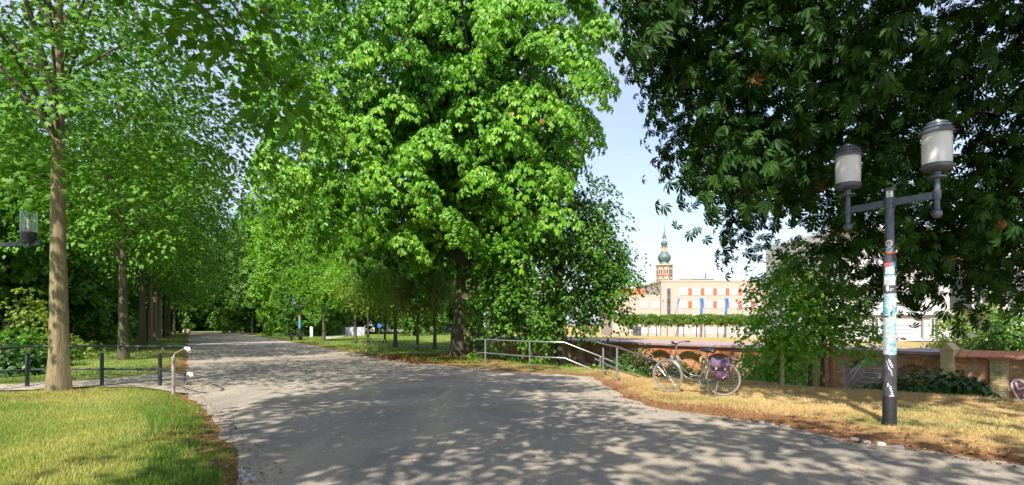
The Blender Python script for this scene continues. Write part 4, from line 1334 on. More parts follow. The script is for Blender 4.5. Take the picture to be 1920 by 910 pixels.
# pannier bag hanging on the left of the rack
pan = empty('pannier_bag', bike.location, 0, 'purple cycle pannier bag hanging on the bicycle rack', 'bag')
pan.rotation_euler = bike.rotation_euler
PX, PZ = -.555, .57
pb = MB()
vs = []
rings = [(-.20, .125, .045), (-.185, .140, .06), (-.08, .155, .085), (.06, .165, .09), (.15, .170, .075), (.185, .17, .05), (.20, .15, .02)]
for (z, hx, hy) in rings:
    for (fx_, fy) in ((-.92, -1), (.92, -1), (1, -.7), (1, .6), (.86, 1), (-.86, 1), (-1, .6), (-1, -.7)):
        vs.append((PX + hx * fx_ + .02 * (z / .2), .155 + hy * fy, PZ + z))
fs = []
for i in range(len(rings) - 1):
    for k in range(8): fs.append((i * 8 + k, i * 8 + (k + 1) % 8, (i + 1) * 8 + (k + 1) % 8, (i + 1) * 8 + k))
fs += [tuple(reversed(range(8))), tuple(range(48, 56))]
pb.add(vs, fs).build('bag', M['pannier_fabric'], pan, True)
fl = MB()
vs = []
prof = [(.04, .27), (.10, .268), (.17, .258), (.215, .23), (.24, .19), (.235, .12), (.21, .07)]
for (z, y) in prof:
    for k in range(7):
        x = -1 + 2 * k / 6
        vs.append((PX + .02 + x * (.185 - .015 * (z > .2)), y - .02 * x * x, PZ + z - .015 * (1 - x * x) * (z > .2) - .018 * (1 - abs(x)) * (z < .05)))
n = len(prof)
fs = [(i * 7 + k, i * 7 + k + 1, (i + 1) * 7 + k + 1, (i + 1) * 7 + k) for i in range(n - 1) for k in range(6)]
fl_o = fl.add(vs, fs).build('flap', M['pannier_fabric'], pan, True)
sm = fl_o.modifiers.new('thickness', 'SOLIDIFY'); sm.thickness = .012
MB().box((PX + .02, .262, PZ + .035), (.34, .012, .014)).build('flap_edge', M['pannier_dark'], pan)
for x in (-.085, .085):
    bk = MB().box((PX + x, .272, PZ + .03), (.042, .02, .05)).build('buckle', M['weathered_steel'], pan, bevel=.005)
    MB().box((PX + x, .267, PZ - .005), (.026, .012, .05)).build('strap', M['pannier_dark'], bk)
MB().box((PX + .02, .19, PZ + .252), (.17, .03, .012)).build('carry_handle', M['pannier_dark'], pan, bevel=.004)
MB().box((PX - .07, .245, PZ - .135), (.09, .008, .012), M=Matrix.Rotation(R(38), 3, 'Y')).build('reflective_stripe', M['white_plastic'], pan)
MB().box((PX - .19, .14, PZ + .14), (.035, .06, .05)).build('clip', M['black_plastic'], pan, bevel=.008)

# ------------------------------------------------------------------ railings
def rail_thing(name, label, posts, rails, mat, pr=.03, rr_=.024, cat='railing'):
    base = Vector(posts[0][0])
    t = empty(name, base, 0, label, cat)
    for (a, b) in posts:
        MB().tube([Vector(a) - base - Vector((0, 0, .2)), Vector(b) - base], pr, 12).build('post', mat, t, True)
    for r_ in rails:
        MB().tube([Vector(p) - base for p in r_], rr_, 10).build('rail', mat, t, True)
    return t
def up(p, h): return Vector((p[0], p[1], p[2] + h))
Pa, Pb = gp(910, 684), gp(993, 691)
Pa.z = Pb.z = 0
Pc, Pd, Pe = Vector((1.75, 18.9, 0)), Vector((2.95, 18.9, -.35)), Vector((4.1, 18.6, -.95))
dirr = (Pb - Pa).normalized()
ri = rail_thing('handrail', 'grey steel handrail beside the great chestnut, bending down to the ditch',
    [(Pa, up(Pa, .93)), (Pb, up(Pb, .90)), (Pd, up(Pd, .78)), (Pe, up(Pe, .85))],
    [[Pa - dirr * .6 + Vector((0, 0, .95)), up(Pa, .95), up(Pb, .93), up(Pc, .92), up(Pd, .68 + .12), up(Pe, .90), (4.9, 18.4, -.45)],
     [Pa - dirr * .5 + Vector((0, 0, .36)), Pa - dirr * .45 + Vector((0, 0, .44)), up(Pa, .44), up(Pb, .41), up(Pc, .40), up(Pd, .25), up(Pe, .32), (4.9, 18.4, -1.05)]], M['steel'])
Qa, Qb, Qc, Qd = gp(1131, 705), gp(1157, 717), Vector((3.75, 15.4, 0)), Vector((4.7, 16.2, -.55))
Qc = Vector((4.15, 16.6, -.4)); Qd = Vector((5.4, 17.8, -1.0))
for q in (Qa, Qb): q.z = tz(q.x, q.y)
rail_thing('handrail', 'grey steel handrail starting left of the bicycle and sloping down to the ditch',
    [(Qa, up(Qa, .80)), (Qb, up(Qb, .88)), (Qc, up(Qc, .75)), (Qd, up(Qd, .75))],
    [[up(Qa, .92) + Vector((-.15, .2, .05)), up(Qa, .92), up(Qb, .90), up(Qc, .86), up(Qd, .84)],
     [up(Qa, .36) + Vector((-.2, .3, .1)), up(Qa, .36), up(Qb, .30), up(Qc, .26), up(Qd, .24)]], M['steel'])
# ramp the rails lead down
rmp = MB()
L0, L1, R0_, R1_ = Vector((1.5, 18.5, -.02)), Vector((5.0, 18.2, -1.35)), Vector((2.75, 15.9, -.02)), Vector((5.5, 17.4, -1.35))
rmp.add([L0, R0_, R1_, L1, L0 - Vector((0, 0, .6)), R0_ - Vector((0, 0, .6)), R1_ - Vector((0, 0, .6)), L1 - Vector((0, 0, .6))], [(0, 1, 2, 3), (0, 3, 7, 4), (1, 5, 6, 2), (0, 4, 5, 1), (3, 2, 6, 7)])
tag(rmp.build('ramp', M['gravel']), 'sloping ramp leading down between the two handrails', None, None, 'structure')

fps = [gpt(-70, 742), gpt(51, 731), gpt(191, 728), gpt(300, 728)]
endp = gpt(325, 744)
fence = empty('railing', fps[1], 0, 'dark green tube railing with bent brackets left of the path', 'railing')
fb = fps[1]
for p in fps[1:] + fps[:1]:
    o = MB().lathe([(.042, -.2), (.042, .78), (.035, .80)], 14, p - fb).build('post', M['green_steel'], fence, True)
    b0 = p - fb + Vector((0, 0, .79))
    MB().tube([b0, b0 + Vector((.02, 0, .05)), b0 + Vector((.09, 0, .16))], .013, 8).build('bracket', M['weathered_steel'], fence, True)
e0 = endp - fb
MB().lathe([(.036, -.2), (.036, .74), (.04, .76), (.04, .84)], 14, e0).build('end_post', M['weathered_steel'], fence, True)
MB().tube([e0 + Vector((0, 0, .82)), e0 + Vector((.03, .0, .90)), e0 + Vector((.15, .15, 1.0))], .013, 8).build('bracket', M['weathered_steel'], fence, True)
h1, h2 = .97, .42
top = [p - fb + Vector((.09, 0, h1)) for p in fps] 
tend = e0 + Vector((.17, .2, h1 + .02))
tl = top + [top[-1] + Vector((.45, -.1, .02)), tend + Vector((-.12, .35, .0)), tend]
far = fps[0] - fb + Vector((-2.5, -.3, h1 - .35))
MB().tube([far] + tl, .027, 12).build('top_rail', M['green_steel'], fence, True)
low = [p - fb + Vector((0, .02, h2)) for p in fps]
lend = e0 + Vector((.2, .25, h2 + .02))
MB().tube([far - Vector((0, 0, .5))] + low + [lend + Vector((-.3, .2, -.0)), lend], .024, 12).build('lower_rail', M['green_steel'], fence, True)
for q in (tend, lend):
    MB().tube([q - Vector((.03, .02, -.01)), q + Vector((.05, -.02, 0)), q + Vector((.09, -.06, -.05))], [.034, .045, .04], 12).build('end_cap', M['white_plastic'], fence, True)

# ------------------------------------------------------------------ town behind the ditch
def window(parent, x, y, z, w_, h_, d=.12, frame=.09, mull=1, glass='blind', name='window', fmat='white_frame'):
    """window on a wall facing -y; y is the wall face"""
    f = MB()
    for sx_ in (-1, 1): f.box((x + sx_ * (w_ / 2 - frame / 2), y - .02, z), (frame, .10, h_))
    for sz in (-1, 1): f.box((x, y - .02, z + sz * (h_ / 2 - frame / 2)), (w_ - 2 * frame, .10, frame))
    for k in range(mull):
        f.box((x - w_ / 2 + w_ * (k + 1) / (mull + 1), y - .015, z), (frame * .7, .08, h_ - 2 * frame))
    o = f.build(name, M[fmat], parent)
    MB().box((x, y + .0, z), (w_ - frame, .04, h_ - frame)).build('pane', M[glass], o)
    return o
K = 145.0
def c2(px, py, Y=K):
    p = at(px, py, Y); return p.x, p.z
bld = empty('office_building', (45, K, -2.3), 0, 'cream flat roofed building with orange window panels beyond the ditch', 'building')
def lx(px): return c2(px, 0)[0] - 45
def lz(py): return c2(0, py)[1] + 2.3
MB().box(((lx(1240) + lx(1520)) / 2, 9, lz(528) / 2), (lx(1520) - lx(1240), 18, lz(528))).build('wall', M['cream_render'], bld)
MB().box(((lx(1240) + lx(1520)) / 2, 9, lz(528) + .12), (lx(1520) - lx(1240) + .3, 18.3, .3)).build('parapet', M['pale_stone'], bld)
MB().box(((lx(1150) + lx(1240)) / 2 - .05, 10, lz(553) / 2), (lx(1240) - lx(1150), 18, lz(553))).build('side_wing', M['cream_render'], bld)
MB().box((lx(1254), -.05, (lz(541) + lz(592)) / 2), (.85, .16, lz(541) - lz(592))).build('stair_window', M['window_glass'], bld)
for py in (566, 580): MB().box((lx(1254), -.1, lz(py)), (.95, .14, .12)).build('transom', M['tower_dark'], bld)
for r0_, r1_ in ((541, 553.5), (565, 577.5), (589, 601), (614, 627)):
    zc, hh = (lz(r0_) + lz(r1_)) / 2, lz(r0_) - lz(r1_)
    px = 1274
    while px < 1500:
        window(bld, (lx(px) + lx(px + 16)) / 2, -.02, zc, lx(px + 16) - lx(px), hh, frame=.14, mull=2)
        if r0_ < 600:
            MB().box((lx(px + 19.7), -.03, zc), (lx(px + 23.2) - lx(px + 16.2), .12, hh)).build('orange_panel', M['orange_panel'], bld)
        elif px in (1344, 1368):
            MB().box((lx(px + 19.7), -.03, zc), (lx(px + 23.2) - lx(px + 16.2), .12, hh + .4)).build('yellow_panel', M['yellow_panel'], bld)
            MB().box((lx(px + 3), -.12, zc), (lx(px + 6) - lx(px), .1, hh + .4)).build('yellow_panel', M['yellow_panel'], bld)
        px += 23.4
    for a, b in ((1205, 1218), (1226, 1241)):
        if r0_ > 560: window(bld, (lx(a) + lx(b)) / 2 - .3, .98, zc, lx(b) - lx(a), hh, frame=.14, mull=2)
MB().box((lx(1196), .95, lz(622)), (2.2, .2, 2.6)).build('door', M['window_glass'], bld)
# three banners hanging in front of the facade
for px, lab, mt, tilt in ((1271, 'drooping violet banner at the left of the cream facade', 'violet_cloth', .12), (1313, 'middle blue banner hanging on the cream facade', 'blue_cloth', 0), (1360, 'right blue banner hanging on the cream facade', 'blue_cloth', .02)):
    x, zt = c2(px, 559, 140); _, zb_ = c2(px, 592, 140)
    t = empty('banner', (x, 140, zb_ - 4), 0, lab, 'banner', 'banners before the cream building')
    MB().tube([(0, .1, 0), (0, .1, zt - zb_ + 4.3)], .06, 8).build('pole', M['steel'], t)
    vs, n = [], 10
    wd = .38 if px != 1271 else .2
    for i in range(n + 1):
        u_ = i / n
        for s_ in (-1, 1):
            vs.append((s_ * wd + .3 - tilt * u_ * 10 * .9 + .12 * math.sin(u_ * 5 + s_), .12 * math.sin(u_ * 7), 4 + (zt - zb_) * (1 - u_)))
    cl = MB().add(vs, [(2 * i, 2 * i + 1, 2 * i + 3, 2 * i + 2) for i in range(n)]).build('cloth', M[mt], t, True)
    cl.modifiers.new('thickness', 'SOLIDIFY').thickness = .03
# clipped trees: a flat hedge on stilts
zt_ = lambda y: float(terrain(np.array([28.]), np.array([y]))[0])
gy_ = 96.0
clip_src = None
pxs = [1178, 1193, 1215, 1231, 1251, 1271, 1282, 1306, 1322, 1346, 1361, 1384, 1398, 1420]
for i, px in enumerate(pxs):
    Y = 96 if i % 2 == 0 else 101
    X = (px - 960) / F * Y
    zb_ = at(px, 634 if i % 2 == 0 else 632, Y).z
    if clip_src is None:
        clip_src = make_tree('clipped_tree', (X, Y, zb_), 'flat topped clipped tree in the row before the cream building', [(0, 0, 3.05, 1.9, 1.7, 1.0)], 131, 60, .42, 30, 'sprig5', .3, 'clipped_leaf', 'dark_bark', 2.6, .09, group='clipped trees before the cream building', nlimb=10, rmin=.4, fork=.7, sag=.15, keep=lambda p: 2.15 < p[2] < 3.95 and abs(p[0]) < 1.7, upw=.9, flare=1.1)
    else:
        place_copy(clip_src, (X, Y, zb_), i * 1.3, (1, 1, 1 + .03 * (i % 3)), 'flat topped clipped tree in the row before the cream building', 'clipped trees before the cream building')
# --- red roofed houses
def gable(name, label, px0, px1, pye, pyr, Y, wallm, roofm, depth=9, chim=True, front=True):
    x0, x1 = (px0 - 960) / F * Y, (px1 - 960) / F * Y
    ze, zr = at(0, pye, Y).z, at(0, pyr, Y).z
    t = empty(name, ((x0 + x1) / 2, Y, -3), 0, label, 'building')
    hw_ = (x1 - x0) / 2
    MB().box((0, depth / 2, (ze + 3) / 2), (hw_ * 2, depth, ze + 3)).build('wall', M[wallm], t)
    e, r_ = ze + 3, zr + 3
    rf = MB().add([(-hw_ - .3, -.4, e - .1), (hw_ + .3, -.4, e - .1), (hw_ + .1, depth / 2, r_), (-hw_ - .1, depth / 2, r_), (-hw_ - .3, depth + .4, e - .1), (hw_ + .3, depth + .4, e - .1)], [(0, 1, 2, 3), (3, 2, 5, 4), (0, 3, 4), (1, 5, 2), (0, 4, 5, 1)]).build('roof', M[roofm], t)
    if chim:
        for fx_ in (-.35, .1, .45): MB().box((hw_ * fx_, depth / 2 - .6, r_ + .3), (.9, .8, 1.5)).build('chimney', M[roofm], rf)
    for k in (-.5, 0, .5): window(t, hw_ * k, -.01, e - 1.8, 1.2, 1.6, glass='window_glass')
    return t
gable('house', 'house with long red tiled roof left of the church tower', 1150, 1238, 556, 541, 190, 'pale_stone', 'red_tile')
gable('house', 'red gabled roof just above the cream building', 1281, 1302, 533, 521.5, 230, 'pale_stone', 'red_tile', chim=False)
ch_roof = gable('church_nave', 'dark church roof ridge above the cream building', 1296, 1345, 531, 521, 330, 'tower_brick', 'slate', 14, chim=False)
# small turret
tx, tzv = (1323 - 960) / F * 320, at(0, 530, 320).z
tur = empty('ridge_turret', (tx, 320, tzv - 8), 0, 'small pointed brick turret on the church roof', 'turret')
MB().lathe([(1.7, 0), (1.7, 11.2), (2.0, 11.4), (2.0, 11.8)], 8).build('shaft', M['tower_brick'], tur)
MB().lathe([(1.9, 11.8), (.7, 14.0), (.5, 14.6), (.12, 18), (.05, 21)], 8).build('spire', M['copper_green'], tur)
tur.location.z = at(0, 500, 320).z - 21
# corner turret by the tower
ctw = empty('corner_turret', ((1227 - 960) / F * 440, 440, 0), 0, 'small domed turret at the foot of the church tower', 'turret')
zt0 = at(0, 536, 440).z
MB().lathe([(3.2, 0), (3.2, zt0)], 8).build('shaft', M['pale_stone'], ctw)
MB().lathe([(3.6, zt0), (3.0, zt0 + 1.3), (1.2, zt0 + 2.4), (.3, zt0 + 3), (.1, zt0 + 5)], 8).build('dome', M['copper_green'], ctw)
# --- church tower
TY = 455.0
twr = empty('church_tower', ((1245.5 - 960) / F * TY, TY, -3), R(22.5), 'slender brick church tower with green onion domes and needle spire', 'tower')
m = TY / F
def tzz(py): return at(0, py, TY).z + 3
rT = 14.4 * m
MB().lathe([(rT, 0), (rT, tzz(499)), ], 8).build('shaft', M['tower_brick'], twr)
MB().lathe([(rT + .25, tzz(517.2)), (rT + .35, tzz(516.5))], 8).build('belt_course', M['pale_stone'], twr)
MB().lathe([(rT + .3, tzz(499.5)), (rT + .9, tzz(498.5)), (rT + .9, tzz(496.5)), (rT - .4, tzz(496))], 8).build('cornice', M['pale_stone'], twr)
for k in range(8):
    a = math.pi / 8 + k * math.pi / 4
    rf_ = rT * math.cos(math.pi / 8)
    if math.sin(a + R(22.5)) > .4: continue
    for (p0, p1) in ((502, 515.5), (519.5, 532)):
        for off_ in (0,):
            zb_, zt0 = tzz(p1), tzz(p0)
            n = 8
            hw_ = 2.05
            pts = [(-hw_, zb_), (hw_, zb_)] + [(hw_ * math.cos(math.pi * i / n) if i else hw_, zt0 - 2.2 + 2.2 * math.sin(math.pi * i / n)) for i in range(n + 1)]
            def tr(x, z, d): return (math.cos(a) * (rf_ + d) - math.sin(a) * x, math.sin(a) * (rf_ + d) + math.cos(a) * x, z)
            nb = len(pts)
            w1 = MB().add([tr(x, z, .12) for x, z in pts] + [tr(x, z, -.1) for x, z in pts], [tuple(range(nb))] + [(i, i + nb, (i + 1) % nb + nb, (i + 1) % nb) for i in range(nb)]).build('window', M['pale_stone'], twr)
            for sx_ in (-1, 1):
                q = [(sx_ * .95 - .62, zb_ + .5), (sx_ * .95 + .62, zb_ + .5), (sx_ * .95 + .62, zt0 - 2.4), (sx_ * .95, zt0 - 1.5), (sx_ * .95 - .62, zt0 - 2.4)]
                MB().add([tr(x, z, .2) for x, z in q], [tuple(range(5))]).build('lancet', M['tower_dark'], w1)
    # dark recesses at the corners of the octagon
    MB().lathe([(.45, 0), (.45, tzz(500))], 6, (math.cos(a + math.pi / 8) * rT, math.sin(a + math.pi / 8) * rT, 0)).build('corner_shaft', M['tower_brick'], twr)
P_ = lambda r, py: (r * m, tzz(py))
MB().lathe([P_(13.2, 496.5), P_(9.5, 495), P_(8.5, 492), P_(10.5, 489.5), P_(12, 486), P_(12.3, 483), P_(11, 479.5), P_(8.2, 476), P_(6.6, 474), P_(6.4, 472.5)], 16).build('onion_dome', M['copper_green'], twr, True)
lt = MB().lathe([P_(6.6, 473), P_(6.6, 472)], 8).lathe([P_(2.2, 472), P_(2.2, 465)], 8).build('lantern_floor', M['copper_green'], twr)
for k in range(8):
    a = k * math.pi / 4
    MB().lathe([(.75, tzz(473)), (.75, tzz(464.5))], 6, (math.cos(a) * 5.6 * m, math.sin(a) * 5.6 * m, 0)).build('column', M['pale_stone'], twr)
MB().lathe([P_(6.9, 465), P_(7.0, 463.5), P_(5.0, 462.5), P_(4.2, 461.5), P_(5.4, 459.8), P_(6.4, 457.5), P_(6.2, 455.5), P_(4.4, 453.2), P_(3.2, 452)], 16).build('upper_onion', M['copper_green'], twr, True)
for k in range(6):
    a = k * math.pi / 3
    MB().lathe([(.45, tzz(452.5)), (.45, tzz(447.5))], 6, (math.cos(a) * 2.6 * m, math.sin(a) * 2.6 * m, 0)).build('column', M['pale_stone'], twr)
MB().lathe([P_(3.4, 448), P_(3.7, 446.5), P_(3.5, 442.5), P_(2.2, 441.5), P_(1.9, 440), P_(.9, 434), P_(.35, 426), P_(.2, 418)], 12).build('spire', M['copper_green'], twr, True)

# --- white stucco villa behind the wall on the right
VY = 46.0
vx0, vx1 = (1560 - 960) / F * VY, (2050 - 960) / F * VY
vl = empty('white_villa', (vx0, VY, -2), 0, 'white stucco villa with grooved ground floor behind the wall and dark chestnut', 'building')
def vx(px): return (px - 960) / F * VY - vx0
def vz_(py): return at(0, py, VY).z + 2
Wd = vx1 - vx0
MB().box((Wd / 2, 6, vz_(430) / 2), (Wd, 12, vz_(430))).build('wall', M['white_render'], vl)
z = vz_(634)
while z < vz_(592):
    px = 1560
    while px < 2040:
        nxt = px + 38
        blocked = any(px < w1 and nxt > w0_ for (w0_, w1) in ((1628, 1650), (1740, 1762), (1850, 1872)))
        if not blocked:
            MB().box(((vx(px) + vx(nxt)) / 2, -.02, z + .17), (vx(nxt) - vx(px) - .03, .1, .31)).build('stone_panel', M['white_render'], vl)
        px = nxt
    z += .345
MB().box((Wd / 2, -.12, vz_(637)), (Wd + .2, .34, .22)).build('plinth_course', M['white_render'], vl, bevel=.02)
MB().box((Wd / 2, -.15, vz_(588)), (Wd + .3, .4, .26)).build('cornice', M['white_render'], vl, bevel=.02)
MB().box((Wd / 2, -.3, vz_(431)), (Wd + .8, .9, .4)).build('eaves', M['white_render'], vl, bevel=.03)
for px in (1639, 1751, 1861):
    window(vl, vx(px), -.03, vz_(614), vx(px + 8) - vx(px - 8), vz_(596) - vz_(632), frame=.08, mull=1, glass='window_glass')
    MB().box((vx(px), -.12, vz_(633.5)), (vx(px + 10) - vx(px - 10), .26, .07)).build('window_sill', M['white_render'], vl)
    window(vl, vx(px), -.03, vz_(545), vx(px + 9) - vx(px - 9), vz_(522) - vz_(568), frame=.08, mull=1, glass='window_glass')
    window(vl, vx(px), -.03, vz_(475), vx(px + 9) - vx(px - 9), vz_(455) - vz_(497), frame=.08, mull=1, glass='window_glass')
# glazed winter garden at its corner
wg = MB().box((vx(1825), -1.2, vz_(545)), (vx(1870) - vx(1780), 2.2, vz_(512) - vz_(580))).build('winter_garden', M['window_glass'], vl)
for k in range(7): MB().box((vx(1780 + 15 * k), -2.33, vz_(545)), (.09, .1, vz_(512) - vz_(580))).build('glazing_bar', M['white_frame'], wg)
for py in (512, 535, 580): MB().box((vx(1825), -2.34, vz_(py)), (vx(1872) - vx(1778), .14, .16)).build('glazing_rail', M['white_frame'], wg)
MB().tube([(vx(1726), -.25, 0), (vx(1726), -.25, vz_(588))], .06, 8).build('drainpipe', M['steel'], vl)

# ------------------------------------------------------------------ things along the far path
def gobj(name, px, py, label, cat, rz=0):
    return empty(name, gpt(px, py), rz, label, cat)
t = gobj('lamp_post', 473, 625.5, 'distant pale lamp post with white globe left of the staked tree', 'lamp post')
MB().lathe([(.16, -.2), (.16, 2.9), (.10, 2.95), (.09, 4.0)], 12).build('post', M['steel'], t, True)
MB().lathe([(.17, .9), (.17, 2.3)], 12, cap=False).build('poster_wrap', M['violet_cloth'], t, True)
MB().lathe([(.12, 4.0), (.34, 4.1), (.36, 4.6), (.2, 4.8), (.05, 4.85)], 16).build('lantern', M['milk_glass'], t, True)
t = gobj('tree_guard', 505, 624.5, 'three brown wooden stakes with cross bars round a young tree', 'tree guard')
for k in range(3):
    a = k * 2.094 + .4
    MB().tube([(1.1 * math.cos(a), 1.1 * math.sin(a), -.2), (1.1 * math.cos(a), 1.1 * math.sin(a), 2.0)], .085, 8).build('stake', M['timber'], t, True)
for k in range(3):
    a, b = k * 2.094 + .4, (k + 1) * 2.094 + .4
    MB().box((.55 * (math.cos(a) + math.cos(b)), .55 * (math.sin(a) + math.sin(b)), 1.85), (1.9, .06, .16), (a + b) / 2 + math.pi / 2).build('cross_bar', M['timber'], t)
t = gobj('sticker_post', 562, 639.5, 'slim post with blue stickers beside the dark picnic table', 'lamp post')
MB().lathe([(.10, -.2), (.10, 1.9), (.06, 1.95), (.055, 3.2)], 12).build('post', M['lamp_dark'], t, True)
MB().lathe([(.11, 1.05), (.11, 1.95)], 12, cap=False).build('poster_wrap', M['sticker_blue'], t, True)
MB().lathe([(.105, 1.95), (.105, 2.15)], 12, cap=False).build('poster_wrap', M['sticker_orange'], t, True)
for s_ in (-1, 1):
    MB().lathe([(.05, 3.1), (.17, 3.2), (.17, 3.6), (.2, 3.62), (.05, 3.75)], 14, (s_ * .5, 0, 0)).build('lantern', M['lamp_paint'], t, True)
MB().box((0, 0, 3.1), (1.0, .05, .08)).build('arm', M['lamp_paint'], t)
t = gobj('picnic_table', 556, 640, 'low black picnic table beside the sticker post', 'table', R(10))
for k in range(4): MB().box((0, -.3 + k * .2, .72), (1.15, .17, .05)).build('plank', M['bench_black'], t)
for s_ in (-1, 1):
    MB().box((s_ * .42, 0, .35), (.08, .6, .7)).build('leg', M['bench_black'], t)
    MB().box((0, s_ * .62, .42), (1.1, .24, .05)).build('seat', M['bench_black'], t)
    MB().box((s_ * .42, 0, .38), (.07, 1.3, .07)).build('crossbar', M['bench_black'], t)
for px, py, lab in ((535, 628, 'farther blue grey litter bin behind the picnic table'), (549, 632, 'nearer blue grey litter bin behind the picnic table')):
    t = gobj('litter_bin', px, py, lab, 'bin')
    MB().box((0, 0, .55), (.9, .7, 1.0), taper=1.08).build('body', M['bin_blue'], t, bevel=.04)
    MB().box((0, 0, 1.12), (1.05, .82, .12)).build('lid', M['green_steel'], t, bevel=.03)
    MB().box((0, -.39, .7), (.5, .03, .4)).build('label_plate', M['sticker_pale'], t)
t = gobj('white_bollard', 584, 633, 'small white bollard standing on the lawn', 'bollard')
MB().lathe([(.17, -.2), (.17, 1.1), (.12, 1.16)], 12).build('post', M['white_plastic'], t, True)
for px, py, lab in ((552, 628, 'dark plant stand with orange flowers behind the picnic table'), (588, 629, 'dark plant stand with orange flowers right of the sticker post')):
    t = gobj('flower_stand', px, py, lab, 'planter')
    MB().box((0, 0, .8), (.5, .4, 1.6)).build('stand', M['bench_black'], t, bevel=.03)
    V, T, rn_ = leaf_cloud(np.random.default_rng(px), np.array([(0, 0, 1.8), (.3, 0, 1.75), (-.4, 0, 1.75)]), np.array([(0, 0, 1.0)] * 3), .4, 30, 'simple', .2)
    np_mesh('flowers', V, T, M['flower_orange'], {'rnd': rn_}, t)
# mural wall and white hall behind the lawn
t = gobj('mural_wall', 666, 631, 'low white wall painted with a pastel blue mural behind the lawn', 'wall')
mw = t.location.y / F
MB().box((0, 0, 17 * mw / 2), (36 * mw, .25, 17 * mw)).build('wall', M['white_render'], t)
MB().box((0, -.135, 17 * mw / 2), (35 * mw, .02, 16 * mw)).build('mural', M['mural'], t)
t = empty('white_hall', (-22, 108, -.3), R(0), 'low white hall glimpsed between the lawn trees', 'building')
MB().box((0, 4, 2.0), (26, 8, 4)).build('wall', M['white_render'], t)
MB().box((0, 4, 4.1), (27, 9, .3)).build('roof', M['slate'], t)
for k in range(7): window(t, -10.5 + 3.5 * k, -.02, 2.1, 1.5, 1.6, glass='window_glass')
t = gobj('round_sign', 711, 637, 'small round blue sign on a thin post behind the lawn', 'sign')
MB().tube([(0, 0, -.2), (0, 0, 1.25)], .03, 8).build('post', M['steel'], t)
sg = MB().lathe([(.22, -.015), (.22, .015)], 20).build('disc', M['blue_cloth'], t); sg.location = (0, -.05, 1.3); sg.rotation_euler = (R(90), 0, 0)
t = gobj('boulder', 350, 626.5, 'pale boulder beside the far left of the path', 'stone')
MB().sphere((0, 0, .35), .5, 12, 8, (1.2, .8, .95)).build('rock', M['pale_stone'], t, True)
# stakes near the young maple
for px, py, h_, lab, mt in ((1467, 738, 1.0, 'short pale wooden stake under the bush left of the young maple', 'pale_timber'), (1519, 741, .95, 'dark round stake left of the young maple trunk', 'bench_black'), (1558, 736, 1.5, 'thin brown stake right of the young maple trunk', 'timber')):
    p = at(px, py, 13.9); p.z = tz(p.x, 13.9)
    t = empty('stake', p, 0, lab, 'stake')
    MB().tube([(0, 0, -.3), (0, 0, h_)], .045, 8).lathe([(.045, h_), (.02, h_ + .03)], 8).build('shaft', M[mt], t, True)

# ------------------------------------------------------------------ grass, litter, pebbles, edging
def blades(name, X, Y, hmin, hmax, wdt, mat, tone, label, seed, lean=.5):
    rng = np.random.default_rng(seed)
    n = len(X)
    Z = terrain(X, Y) - .01
    a = rng.random(n) * 2 * np.pi
    h = hmin + (hmax - hmin) * rng.random(n)
    wv = wdt * (.6 + .8 * rng.random(n))
    b = rng.random(n) * 2 * np.pi
    L = lean * h * (.2 + rng.random(n))
    dx, dy = np.cos(a) * wv, np.sin(a) * wv
    lx_, ly = np.cos(b) * L, np.sin(b) * L
    P = np.stack([np.stack([X - dx, Y - dy, Z], -1), np.stack([X + dx, Y + dy, Z], -1), np.stack([X + lx_, Y + ly, Z + h * .95], -1)], 1).reshape(-1, 3)
    T = np.arange(n * 3).reshape(-1, 3)
    o = np_mesh(name, P, T, M[mat], {'rnd': np.repeat(np.clip(tone, 0, 1), 3)})
    return tag(o, label, 'grass', None, 'stuff')
rng = np.random.default_rng(9)
def scatter(n, x0, x1, y0, y1, mask, yexp=1.0):
    X = x0 + (x1 - x0) * rng.random(n); Y = y0 + (y1 - y0) * rng.random(n) ** yexp
    k = mask(X, Y)
    return X[k], Y[k]
def left_lawn(X, Y):
    px = 960 + F * X / Y
    return (poly_sdf(X, Y, PATH) > .28 * vnoise(X * 2.1, Y * 2.1, 3) * (rng.random(len(X)) < .9)) & (poly_sdf(X, Y, SIDE) > -.02) & ((vnoise(X * 1.6, Y * 1.6, 13) < .78) | (rng.random(len(X)) < .4)) & (px > -60) & (px < 560) & (X < -.3)
X, Y = scatter(460000, -16, -1.5, 4.8, 15, left_lawn, 1.5)
d_ = poly_sdf(X, Y, PATH)
tone = .62 * vnoise(X * .9, Y * .9, 2) + .38 * rng.random(len(X)) + .24 - .3 * sstep(1.6, .3, d_)
blades('lawn_grass', X, Y, .02, .075, .004, 'lawn_blade', tone, 'short yellowing lawn grass at the front left', 1)
k = (d_ < .9) & (d_ > .02) & (vnoise(X * 2, Y * 2, 7) > .45) & (Y < 10) & (rng.random(len(X)) < .45)
blades('edge_grass', X[k] + .01, Y[k], .04, .15, .005, 'lawn_blade', .12 + .3 * rng.random(k.sum()), 'longer green grass along the left edge of the path', 2, .7)
X, Y = scatter(60000, -45, -8, 15, 60, lambda X, Y: (poly_sdf(X, Y, PATH) > .1) & (poly_sdf(X, Y, SIDE) > .05) & (960 + F * X / Y > -40) & (X < -.3 * Y), 1.4)
blades('lawn_grass', X, Y, .05, .12, .012, 'lawn_blade', .5 * vnoise(X * .5, Y * .5, 2) + .3 * rng.random(len(X)), 'lawn grass under the left linden row', 3)
X, Y = scatter(70000, -32, -1, 22, 70, lambda X, Y: (poly_sdf(X, Y, PATH) > .15) & (X > -.42 * Y) & (np.hypot(X - CH.x, Y - CH.y) > 1.2), 1.4)
d_ = poly_sdf(X, Y, PATH)
blades('lawn_grass', X, Y, .05, .16, .014, 'lawn_blade', .35 + .5 * vnoise(X * .4, Y * .4, 2) * rng.random(len(X)) + .2 * sstep(1.5, .2, d_), 'sunny lawn grass between the far path and the small trees', 4)
